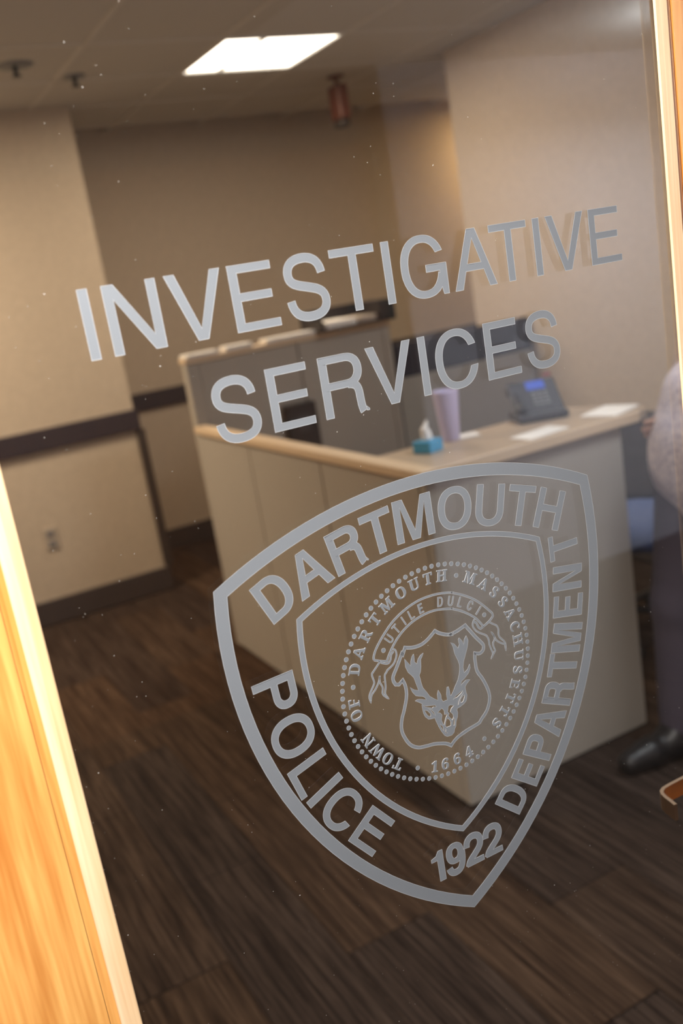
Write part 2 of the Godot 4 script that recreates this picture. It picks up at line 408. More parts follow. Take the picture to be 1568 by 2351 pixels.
# The pieces of a plain sans capital: width a, cap height 1, upright strokes t, level strokes s.
# Polygons are plain arrays, strips are pairs of paths.
func sans(ch: String, a: float, t: float, s: float) -> Dictionary:
	var polys: Array = []
	var strips: Array = []
	var v := func(list: Array) -> PackedVector2Array:
		var o := PackedVector2Array()
		for k in range(0, list.size(), 2):
			o.append(Vector2(list[k], list[k + 1]))
		return o
	var scaled := func(path: Array) -> Array:
		var o: Array = []
		for p in path:
			o.append(Vector2(p.x * a, p.y))
		return o
	match ch:
		"I": polys.append(v.call([0, 0, 0, 1, a, 1, a, 0]))
		"E": polys.append(v.call([0, 0, 0, 1, a * 0.955, 1, a * 0.955, 1 - s, t, 1 - s, t, 0.5 + s * 0.62, a * 0.90, 0.5 + s * 0.62, a * 0.90, 0.5 - s * 0.38, t, 0.5 - s * 0.38, t, s, a, s, a, 0]))
		"L": polys.append(v.call([0, 0, 0, 1, t, 1, t, s, a, s, a, 0]))
		"T": polys.append(v.call([0, 1, a, 1, a, 1 - s, a / 2 + t / 2, 1 - s, a / 2 + t / 2, 0, a / 2 - t / 2, 0, a / 2 - t / 2, 1 - s, 0, 1 - s]))
		"H": polys.append(v.call([0, 0, 0, 1, t, 1, t, 0.5 + s * 0.6, a - t, 0.5 + s * 0.6, a - t, 1, a, 1, a, 0, a - t, 0, a - t, 0.5 - s * 0.4, t, 0.5 - s * 0.4, t, 0]))
		"N": polys.append(v.call([0, 0, 0, 1, t * 1.2, 1, a - t, 0.21, a - t, 1, a, 1, a, 0, a - t * 1.2, 0, t, 0.79, t, 0]))
		"V": polys.append(v.call([0, 1, t * 1.1, 1, a / 2, 0.17, a - t * 1.1, 1, a, 1, a / 2 + t * 0.57, 0, a / 2 - t * 0.57, 0]))
		"M": polys.append(v.call([0, 0, 0, 1, t * 1.45, 1, a / 2, 0.21, a - t * 1.45, 1, a, 1, a, 0, a - t, 0, a - t, 0.83, a / 2 + t * 0.58, 0, a / 2 - t * 0.58, 0, t, 0.83, t, 0]))
		"A":
			var k := t * 1.1
			var top := t * 0.60
			var slope := (a / 2 - top)
			var b0 := 0.30
			var b1 := b0 + s
			polys.append(v.call([0, 0, slope, 1, a / 2 + 0.01, 1, a / 2 + 0.01, 0.86, k + (a / 2 - k) * b1 / 0.86, b1, a / 2 + 0.01, b1, a / 2 + 0.01, b0, k + (a / 2 - k) * b0 / 0.86, b0, k, 0]))
			polys.append(v.call([a, 0, a - slope, 1, a / 2, 1, a / 2, 0.86, a - k - (a / 2 - k) * b1 / 0.86, b1, a / 2, b1, a / 2, b0, a - k - (a / 2 - k) * b0 / 0.86, b0, a - k, 0]))
		"O": strips.append([oval(a / 2, 0.5, a / 2, 0.517, 0, 360, 56), oval(a / 2, 0.5, a / 2 - t, 0.517 - s, 0, 360, 56)])
		"C": strips.append([oval(a / 2, 0.5, a / 2, 0.517, 22, 345, 48), oval(a / 2, 0.5, a / 2 - t, 0.517 - s, 27, 338, 48)])
		"G":
			strips.append([oval(a * 0.49, 0.5, a * 0.49, 0.517, 24, 338, 48), oval(a * 0.49, 0.5, a * 0.49 - t, 0.517 - s, 29, 345, 48)])
			polys.append(v.call([a * 0.54, 0.52, a, 0.52, a, 0, a - t * 0.75, 0, a - t * 0.95, 0.14, a - t, 0.52 - s, a * 0.54, 0.52 - s]))
		"S":
			var path := bez(Vector2(0.885, 0.70), [[0.87, 0.87, 0.72, 0.955, 0.49, 0.955], [0.25, 0.955, 0.10, 0.88, 0.10, 0.73], [0.10, 0.58, 0.26, 0.555, 0.49, 0.508], [0.72, 0.462, 0.91, 0.43, 0.91, 0.262], [0.91, 0.11, 0.74, 0.044, 0.50, 0.044], [0.26, 0.044, 0.10, 0.13, 0.085, 0.315]])
			strips.append(ribbon(scaled.call(path), t * 0.95))
		"U":
			strips.append([[Vector2(0, 1)] + oval(a / 2, 0.36, a / 2, 0.376, 180, 360, 24) + [Vector2(a, 1)], [Vector2(t, 1)] + oval(a / 2, 0.36, a / 2 - t, 0.376 - s, 180, 360, 24) + [Vector2(a - t, 1)]])
		"D":
			polys.append(v.call([0, 0, 0, 1, t, 1, t, 0]))
			strips.append([[Vector2(t * 0.6, 1)] + oval(a * 0.45, 0.5, a * 0.55, 0.5, 90, -90, 28) + [Vector2(t * 0.6, 0)], [Vector2(t * 0.6, 1 - s)] + oval(a * 0.45, 0.5, a * 0.55 - t, 0.5 - s, 90, -90, 28) + [Vector2(t * 0.6, s)]])
		"P":
			polys.append(v.call([0, 0, 0, 1, t, 1, t, 0]))
			strips.append([[Vector2(t * 0.6, 1)] + oval(a * 0.58, 0.71, a * 0.42, 0.29, 90, -90, 20) + [Vector2(t * 0.6, 0.42)], [Vector2(t * 0.6, 1 - s)] + oval(a * 0.58, 0.71, a * 0.42 - t, 0.29 - s, 90, -90, 20) + [Vector2(t * 0.6, 0.42 + s)]])
		"R":
			polys.append(v.call([0, 0, 0, 1, t, 1, t, 0]))
			strips.append([[Vector2(t * 0.6, 1)] + oval(a * 0.58, 0.725, a * 0.37, 0.275, 90, -90, 20) + [Vector2(t * 0.6, 0.45)], [Vector2(t * 0.6, 1 - s)] + oval(a * 0.58, 0.725, a * 0.37 - t, 0.275 - s, 90, -90, 20) + [Vector2(t * 0.6, 0.45 + s)]])
			var leg := bez(Vector2(a * 0.60, 0.50), [[a * 0.78, 0.49, a * 0.82, 0.42, a * 0.825, 0.30], [a * 0.83, 0.18, a * 0.835, 0.06, a * 0.87, 0.0]])
			strips.append(ribbon(leg, t * 0.95))
			polys.append(v.call([a * 0.87 + t * 0.4, 0.0, a, 0.0, a, 0.025, a * 0.87 + t * 0.43, 0.07]))
		"1": polys.append(v.call([a - t * 1.05, 0, a, 0, a, 1, a - t * 0.75, 1, a * 0.42, 0.86, 0, 0.81, 0, 0.71, a - t * 1.05, 0.71]))
		"2":
			strips.append(ribbon(scaled.call(bez(Vector2(0.085, 0.645), [[0.09, 0.84, 0.25, 0.945, 0.50, 0.945], [0.76, 0.945, 0.90, 0.85, 0.90, 0.70], [0.90, 0.53, 0.74, 0.45, 0.50, 0.33], [0.28, 0.225, 0.12, 0.16, 0.085, 0.03]])), t))
			polys.append(v.call([0.0, 0, 0.0, 0.07, 0.18 * a, s, a, s, a, 0]))
		"9":
			strips.append([oval(a / 2, 0.675, a / 2, 0.335, 0, 360, 44), oval(a / 2, 0.675, a / 2 - t, 0.335 - s, 0, 360, 44)])
			strips.append(ribbon(scaled.call(bez(Vector2(0.905, 0.66), [[0.92, 0.26, 0.80, 0.045, 0.47, 0.045], [0.26, 0.045, 0.12, 0.12, 0.09, 0.26]])), t))
	return {"polys": polys, "strips": strips}

# light cut edge along closed outlines
func rim(st: SurfaceTool, loops: Array, width: float, z: float) -> void:
	for lp in loops:
		if lp.size() < 3:
			continue
		var rb := ribbon(Array(lp), width, true)
		for k in rb[0].size() - 1:
			var a: Vector2 = rb[0][k]
			var b: Vector2 = rb[0][k + 1]
			var c: Vector2 = rb[1][k + 1]
			var d: Vector2 = rb[1][k]
			quad(st, Vector3(a.x, a.y, z), Vector3(b.x, b.y, z), Vector3(c.x, c.y, z), Vector3(d.x, d.y, z))

func two_tone(face: SurfaceTool, edge: SurfaceTool) -> ArrayMesh:
	face.generate_normals()
	face.set_material(M.film)
	var m := face.commit()
	edge.generate_normals()
	edge.set_material(M.film_edge)
	return edge.commit(m)

func tool() -> SurfaceTool:
	var st := SurfaceTool.new()
	st.begin(Mesh.PRIMITIVE_TRIANGLES)
	st.set_smooth_group(-1)
	return st

func letter(parent: Node, ch: String, base_mid: Vector2, angle: float, w: float, h: float, t: float, s: float, edge := 0.00042) -> void:
	# lengths in metres; t and s are shares of the cap height
	var g := sans(ch, w / h, t, s)
	var st := tool()
	var place := func(p: Vector2) -> Vector2:
		return Vector2((p.x - w / h * 0.5) * h, p.y * h)
	var lift := 0.0
	var outlines: Array = []
	var holes: Array = []
	for poly in g.polys:
		var o := PackedVector2Array()
		for p in poly:
			o.append(place.call(p))
		slab_poly(st, o, lift)
		lift += 0.00006
		outlines.append(poly)
	for sp in g.strips:
		slab_strip(st, sp[0].map(place), sp[1].map(place), lift)
		lift += 0.00006
		var o := PackedVector2Array(sp[0])
		if sp[0][0].distance_to(sp[0][-1]) < 0.001:
			holes.append(PackedVector2Array(sp[1].slice(0, -1)))
			o = o.slice(0, -1)
		else:
			var back: Array = sp[1].duplicate()
			back.reverse()
			o.append_array(PackedVector2Array(back))
		outlines.append(o)
	# outline of all pieces together
	while outlines.size() > 1:
		var joined := false
		for k in range(1, outlines.size()):
			var res := Geometry2D.merge_polygons(outlines[0], outlines[k])
			var outer := res.filter(func(p): return not Geometry2D.is_polygon_clockwise(p))
			if outer.size() == 1:
				outlines[0] = outer[0]
				outlines.remove_at(k)
				holes.append_array(res.filter(func(p): return Geometry2D.is_polygon_clockwise(p)))
				joined = true
				break
		if not joined:
			break
	var re := tool()
	for lp in outlines + holes:
		rim(re, [Array(lp).map(place)], edge, FILM + lift + 0.00006)
	var n := put(parent, "letter", two_tone(st, re), null, Vector3(base_mid.x, base_mid.y, 0))
	n.rotation.z = deg_to_rad(angle)

# ---------------------------------------------------------------- soft bodies (surface nets over capsules)
func capsule(p: Vector3, a: Vector3, b: Vector3, ra: float, rb: float) -> float:
	var d := b - a
	var k := clampf((p - a).dot(d) / maxf(d.length_squared(), 1e-9), 0.0, 1.0)
	return p.distance_to(a + d * k) - lerpf(ra, rb, k)

func net(st: SurfaceTool, bones: Array, cell: float, k: float, grow := 0.0, cut_low := -INF, cut_high := INF) -> void:
	var lo := Vector3.ONE * INF
	var hi := -Vector3.ONE * INF
	for bn in bones:
		var r: float = maxf(bn[2], bn[3]) + grow + k + cell * 2.0
		lo = lo.min(bn[0].min(bn[1]) - Vector3.ONE * r)
		hi = hi.max(bn[0].max(bn[1]) + Vector3.ONE * r)
	var nx := int((hi.x - lo.x) / cell) + 2
	var ny := int((hi.y - lo.y) / cell) + 2
	var nz := int((hi.z - lo.z) / cell) + 2
	var f := PackedFloat32Array()
	f.resize(nx * ny * nz)
	f.fill(1.0)
	for bn in bones:
		var r: float = maxf(bn[2], bn[3]) + grow + k + cell * 2.0
		var a: Vector3 = (bn[0].min(bn[1]) - Vector3.ONE * r - lo) / cell
		var b: Vector3 = (bn[0].max(bn[1]) + Vector3.ONE * r - lo) / cell
		for z in range(maxi(0, int(a.z)), mini(nz, int(b.z) + 1)):
			for y in range(maxi(0, int(a.y)), mini(ny, int(b.y) + 1)):
				for x in range(maxi(0, int(a.x)), mini(nx, int(b.x) + 1)):
					var i := (z * ny + y) * nx + x
					var d := capsule(lo + Vector3(x, y, z) * cell, bn[0], bn[1], bn[2] + grow, bn[3] + grow)
					var o := f[i]
					var h := maxf(k - absf(o - d), 0.0) / k
					f[i] = minf(o, d) - h * h * k * 0.25
	if cut_low > -INF or cut_high < INF:
		for z in nz:
			for y in ny:
				var yy := lo.y + y * cell
				var c := maxf(cut_low - yy, yy - cut_high)
				for x in nx:
					var i := (z * ny + y) * nx + x
					f[i] = maxf(f[i], c)
	var at := {}
	var steps := [0, 1, nx, nx + 1, nx * ny, nx * ny + 1, nx * ny + nx, nx * ny + nx + 1]
	var offs := [Vector3(0, 0, 0), Vector3(1, 0, 0), Vector3(0, 1, 0), Vector3(1, 1, 0), Vector3(0, 0, 1), Vector3(1, 0, 1), Vector3(0, 1, 1), Vector3(1, 1, 1)]
	var edges := [[0, 1], [2, 3], [4, 5], [6, 7], [0, 2], [1, 3], [4, 6], [5, 7], [0, 4], [1, 5], [2, 6], [3, 7]]
	for z in nz - 1:
		for y in ny - 1:
			for x in nx - 1:
				var i := (z * ny + y) * nx + x
				var inside := 0
				for q in 8:
					if f[i + steps[q]] < 0.0:
						inside += 1
				if inside == 0 or inside == 8:
					continue
				var sum := Vector3.ZERO
				var n := 0
				for e in edges:
					var va := f[i + steps[e[0]]]
					var vb := f[i + steps[e[1]]]
					if (va < 0.0) != (vb < 0.0):
						sum += offs[e[0]].lerp(offs[e[1]], va / (va - vb))
						n += 1
				at[i] = lo + (Vector3(x, y, z) + sum / n) * cell
	var dirs := [[1, nx, nx * ny], [nx, nx * ny, 1], [nx * ny, 1, nx]]
	for i in at:
		for d in dirs:
			var j: int = i + d[0]
			if (f[i] < 0.0) == (f[j] < 0.0):
				continue
			var p: Array = [i, i - d[1], i - d[1] - d[2], i - d[2]]
			if not (at.has(p[1]) and at.has(p[2]) and at.has(p[3])):
				continue
			if f[i] < 0.0:
				quad(st, at[p[0]], at[p[3]], at[p[2]], at[p[1]])
			else:
				quad(st, at[p[0]], at[p[1]], at[p[2]], at[p[3]])

func soft(parent: Node, called: String, bones: Array, cell: float, k: float, m: Material, grow := 0.0, cut_low := -INF, cut_high := INF) -> MeshInstance3D:
	var st := SurfaceTool.new()
	st.begin(Mesh.PRIMITIVE_TRIANGLES)
	st.set_smooth_group(0)
	net(st, bones, cell, k, grow, cut_low, cut_high)
	st.index()
	st.generate_normals()
	return put(parent, called, st.commit(), m)

# ---------------------------------------------------------------- the scene
const EYE := 1.65
const ROOM_H := 2.68

func _ready() -> void:
	rng.seed = 4
	# camera
	var cam := Camera3D.new()
	cam.name = "camera"
	add_child(cam)
	cam.position = Vector3(0, EYE, 0.70)
	cam.rotation_degrees = Vector3(-14.1666, -26.1153, -9.4853)
	cam.near = 0.02
	cam.far = 60.0
	var lens := CameraAttributesPhysical.new()
	lens.frustum_focal_length = 22.344
	lens.frustum_near = 0.02
	lens.frustum_far = 60.0
	lens.exposure_aperture = 2.8
	lens.frustum_focus_distance = 0.88
	cam.attributes = lens
	cam.current = true
	# environment
	var env := Environment.new()
	env.background_mode = Environment.BG_COLOR
	env.background_color = Color.BLACK
	env.tonemap_mode = Environment.TONE_MAPPER_LINEAR
	env.tonemap_exposure = 1.0
	env.sdfgi_enabled = true
	env.ssao_enabled = true
	env.ssil_enabled = true
	var we := WorldEnvironment.new()
	we.name = "environment"
	we.environment = env
	add_child(we)
	make_materials()
	build_lights()
	build_shell()
	build_corridor()
	build_door()
	build_lettering()
	build_shield()
	build_desk()
	build_screens()
	build_desk_things()
	build_chair()
	build_person()
	build_fittings()

func area_light(called: String, at: Vector3, size: Vector2, energy: float, color: Color, tilt := -90.0) -> void:
	var l := AreaLight3D.new()
	l.name = called
	l.area_size = size
	l.light_energy = energy
	l.light_color = color
	l.area_range = 12.0
	l.area_attenuation = 2.0
	l.shadow_enabled = true
	l.position = at
	l.rotation_degrees = Vector3(tilt, 0, 0)
	add_child(l)

const ROOM_LIGHT := Color(1.0, 0.91, 0.78)
const COOL_LIGHT := Color(0.93, 0.97, 1.0)
const CORRIDOR_LIGHT := Color(1.0, 0.985, 0.96)

func build_lights() -> void:
	# lights of the two office fittings and of the two corridor fittings
	area_light("office_fitting", Vector3(2.14, ROOM_H - 0.03, -3.72), Vector2(0.56, 0.56), 1.75, ROOM_LIGHT)
	area_light("office_fitting_near_door", Vector3(2.14, ROOM_H - 0.03, -0.67), Vector2(0.56, 0.56), 2.4, COOL_LIGHT)
	area_light("office_fitting_left", Vector3(-0.30, ROOM_H - 0.03, -3.72), Vector2(0.56, 0.56), 6.2, ROOM_LIGHT)
	area_light("office_downlight", Vector3(4.88, ROOM_H - 0.03, -5.05), Vector2(0.12, 0.12), 1.5, Color(1.0, 0.84, 0.58))
	area_light("corridor_fitting", Vector3(-0.10, 2.385, 0.45), Vector2(0.28, 0.28), 6.3, CORRIDOR_LIGHT)
	area_light("corridor_pendant_down", Vector3(3.4, 2.13, 1.95), Vector2(0.5, 0.5), 4.9, COOL_LIGHT)
	area_light("corridor_pendant_up", Vector3(3.4, 2.21, 1.95), Vector2(0.5, 0.5), 3.0, COOL_LIGHT, 90.0)

func light_fitting(called: String, label: String, at: Vector3, size: Vector2, split: float) -> void:
	var t := thing(called, label, "ceiling light", at)
	var w := size.x * 0.5
	var d := size.y * 0.5
	var fr := 0.018
	block(t, "frame", Vector3(-w, -0.006, -d), Vector3(-w + fr, 0.05, d), M.tbar, 0.002)
	block(t, "frame", Vector3(w - fr, -0.006, -d), Vector3(w, 0.05, d), M.tbar, 0.002)
	block(t, "frame", Vector3(-w + fr, -0.006, -d), Vector3(w - fr, 0.05, -d + fr), M.tbar, 0.002)
	block(t, "frame", Vector3(-w + fr, -0.006, d - fr), Vector3(w - fr, 0.05, d), M.tbar, 0.002)
	var sx := lerpf(-w, w, split)
	block(t, "divider", Vector3(sx - 0.012, -0.004, -d + fr), Vector3(sx + 0.012, 0.04, d - fr), M.tbar, 0.002)
	block(t, "lens", Vector3(-w + fr, 0.004, -d + fr), Vector3(sx - 0.012, 0.012, d - fr), M.lens, 0.001)
	block(t, "lens", Vector3(sx + 0.012, 0.004, -d + fr), Vector3(w - fr, 0.012, d - fr), M.lens, 0.001)

func build_shell() -> void:
	# floor: a slab, with the carpet planks that show laid on it
	var fl := block(self, "floor", Vector3(-4.0, -0.15, -5.6), Vector3(5.6, 0.0, 3.0), M.carpets[4], 0.0)
	struct(fl, "dark brown striped carpet floor of office and corridor", "floor")
	var pw := 0.25
	var pl := 0.92
	var mesh := bevel_box(Vector3(pw - 0.002, 0.006, pl - 0.002), 0.002)
	var x := 0.0
	var col := 0
	while x < 3.25:
		var z := -0.10 - fmod(col * 0.37, pl)
		while z > -5.2:
			var p := Vector3(x + pw * 0.5, 0.003, z - pl * 0.5)
			var under_bump := p.x < 1.55 and p.z < -4.05
			if not under_bump:
				var o := put(fl, "carpet_plank", mesh, M.carpets[rng.randi() % 5])
				o.position = p - fl.position
			z -= pl
		x += pw
		col += 1
	# walls with thickness
	struct(block(self, "wall_back", Vector3(1.42, 0, -5.60), Vector3(5.4, 2.9, -5.45), M.wall, 0.0), "beige painted wall set back behind the partition screens", "wall")
	struct(block(self, "wall_left_projecting", Vector3(-1.6, 0, -5.60), Vector3(1.42, 2.9, -4.60), M.wall, 0.004), "projecting beige wall with a dark chair rail and outlet", "wall")
	struct(block(self, "wall_left", Vector3(-1.72, 0, -5.60), Vector3(-1.6, 2.9, -0.04), M.wall, 0.0), "beige side wall of the office", "wall")
	struct(block(self, "wall_right", Vector3(3.30, 0, -3.88), Vector3(3.42, 2.9, -0.04), M.wall, 0.004), "pale beige wall running back to an outer corner", "wall")
	struct(block(self, "wall_far_right", Vector3(5.28, 0, -5.60), Vector3(5.40, 2.9, -0.04), M.wall, 0.0), "beige wall beyond the outer corner", "wall")
	# wall round the door
	var z0 := -0.10
	var z1 := 0.06
	struct(block(self, "wall_front", Vector3(-4.0, 0, z0), Vector3(-0.10, 2.9, z1), M.corridor_wall, 0.0), "corridor wall beside the hinge side of the glass door", "wall")
	struct(block(self, "wall_front_latch_side", Vector3(0.93, 0, z0), Vector3(5.6, 2.9, z1), M.corridor_wall, 0.0), "corridor wall beside the latch side of the glass door", "wall")
	struct(block(self, "wall_front_above", Vector3(-0.10, 2.19, z0), Vector3(0.93, 2.9, z1), M.corridor_wall, 0.0), "corridor wall above the glass door", "wall")
	# ceiling of the office: slab, grid bars and tiles
	var ce := block(self, "ceiling", Vector3(-1.72, ROOM_H + 0.06, -5.60), Vector3(5.4, ROOM_H + 0.2, -0.10), M.plenum, 0.0)
	struct(ce, "suspended office ceiling of square acoustic tiles", "ceiling")
	var g := 0.61
	var gx := 2.14 - 0.305
	var gz := -3.72 - 0.305
	var tile := bevel_box(Vector3(g - 0.020, 0.015, g - 0.020), 0.003)
	var bar_x := bevel_box(Vector3(0.024, 0.02, 5.5), 0.002)
	for i in range(-5, 6):
		var xx := gx + i * g
		if xx > -1.55 and xx < 5.25:
			put(ce, "grid_bar", bar_x, M.grid, Vector3(xx, ROOM_H + 0.008, -2.78) - ce.position)
		for k in range(-3, 7):
			var c := Vector3(xx + g * 0.5, ROOM_H + 0.0095, gz + k * g + g * 0.5)
			if c.x > 5.0 or c.z > -0.2 or c.z < -5.4 or c.x < -1.3:
				continue
			if absf(c.x - 2.14) < 0.1 and absf(c.z + 3.72) < 0.1:
				continue
			if absf(c.x - 2.14) < 0.1 and absf(c.z + 0.67) < 0.1:
				continue
			if absf(c.x + 0.30) < 0.1 and absf(c.z + 3.72) < 0.1:
				continue
			put(ce, "ceiling_tile", tile, M.tile, c - ce.position)
	var bar_z := bevel_box(Vector3(7.0, 0.02, 0.024), 0.002)
	for k in range(-2, 7):
		put(ce, "grid_bar", bar_z, M.grid, Vector3(1.8, ROOM_H + 0.008, gz + k * g) - ce.position)
	light_fitting("ceiling_light", "bright square ceiling light with two glowing lenses above the desk", Vector3(2.14, ROOM_H, -3.72), Vector2(0.61, 0.61), 0.34)
	light_fitting("ceiling_light", "square ceiling light over the near end of the desk", Vector3(2.14, ROOM_H, -0.67), Vector2(0.61, 0.61), 0.34)
	light_fitting("ceiling_light", "square ceiling light before the projecting wall", Vector3(-0.30, ROOM_H, -3.72), Vector2(0.61, 0.61), 0.34)
	light_fitting("downlight", "small square downlight hidden behind the outer wall corner", Vector3(4.88, ROOM_H - 0.012, -5.05), Vector2(0.16, 0.16), 0.5)
	# chair rails, corner guard and baseboards
	struct(block(self, "trim_1", Vector3(-1.6, 0.962, -4.60), Vector3(1.435, 1.078, -4.575), M.rail, 0.004), "dark plum chair rail on the projecting wall", "chair rail")
	struct(block(self, "trim_2", Vector3(1.42, 0.962, -5.45), Vector3(5.28, 1.078, -5.425), M.rail, 0.004), "dark plum chair rail on the wall set back", "chair rail")
	struct(block(self, "trim_3", Vector3(1.405, 0.15, -4.60), Vector3(1.455, 0.962, -4.585), M.guard, 0.003), "dark guard strip on the wall corner under the rail", "corner guard")
	struct(block(self, "baseboard_left", Vector3(-1.6, 0.006, -4.60), Vector3(1.43, 0.145, -4.585), M.base, 0.004), "dark baseboard of the projecting wall", "baseboard")
	struct(block(self, "baseboard_back", Vector3(1.42, 0.006, -5.45), Vector3(5.28, 0.145, -5.435), M.base, 0.004), "dark baseboard of the wall set back", "baseboard")
	struct(block(self, "baseboard_right", Vector3(3.285, 0.006, -3.88), Vector3(3.30, 0.145, -0.10), M.base, 0.004), "dark baseboard of the right wall", "baseboard")

func build_corridor() -> void:
	struct(block(self, "wall_corridor", Vector3(2.26, 0, 2.90), Vector3(5.6, 2.9, 3.0), M.corridor_wall, 0.0), "pale grey corridor wall facing the glass door", "wall")
	struct(block(self, "wall_corridor_panelled", Vector3(-4.0, 0, 2.90), Vector3(2.26, 2.9, 3.0), M.slat, 0.0), "brown wood panelled corridor wall round the wide door", "wall")
	struct(block(self, "wall_corridor_end", Vector3(-4.12, 0, -0.10), Vector3(-4.0, 2.9, 3.0), M.corridor_wall, 0.0), "end wall of the corridor", "wall")
	struct(block(self, "wall_corridor_far_end", Vector3(5.6, 0, -0.10), Vector3(5.72, 2.9, 3.0), M.corridor_wall, 0.0), "far end wall of the corridor", "wall")
	struct(block(self, "ceiling_corridor", Vector3(-4.0, 2.42, 0.06), Vector3(1.45, 2.57, 3.0), M.slat, 0.0), "brown wood ceiling over the corridor before the glass door", "ceiling")
	struct(block(self, "ceiling_corridor_white", Vector3(1.45, 2.42, 0.06), Vector3(5.6, 2.57, 3.0), M.tbar, 0.0), "white ceiling of the corridor past the glass door", "ceiling")
	# a wooden door across the corridor: it darkens the mirror image in the left of the glass
	var d := thing("door_2", "wide brown wooden door across the corridor", "door", Vector3(1.17, 0, 2.90))
	struct(d)
	block(d, "leaf", Vector3(-0.97, 0.01, -0.03), Vector3(0.97, 2.12, 0.0), M.wood_dark, 0.004)
	block(d, "casing", Vector3(-1.05, 0, -0.05), Vector3(-0.97, 2.2, 0.0), M.charcoal, 0.003)
	block(d, "casing", Vector3(0.97, 0, -0.05), Vector3(1.05, 2.2, 0.0), M.charcoal, 0.003)
	block(d, "casing", Vector3(-1.05, 2.12, -0.05), Vector3(1.05, 2.2, 0.0), M.charcoal, 0.003)
	light_fitting("corridor_light", "small square corridor light close above the glass door", Vector3(-0.10, 2.408, 0.45), Vector2(0.32, 0.32), 0.5)
	var p := thing("pendant_light", "square pendant light hanging in the corridor past the door", "pendant light", Vector3(3.4, 0, 1.95))
	block(p, "housing", Vector3(-0.28, 2.15, -0.28), Vector3(0.28, 2.19, 0.28), M.tbar, 0.004)
	block(p, "lens", Vector3(-0.26, 2.143, -0.26), Vector3(0.26, 2.15, 0.26), M.lens, 0.001)
	block(p, "lens", Vector3(-0.26, 2.19, -0.26), Vector3(0.26, 2.197, 0.26), M.lens, 0.001)
	for k in [-1, 1]:
		put(p, "rod", tube([Vector3(k * 0.27, 2.19, 0), Vector3(k * 0.27, 2.42, 0)], 0.004), M.chrome)

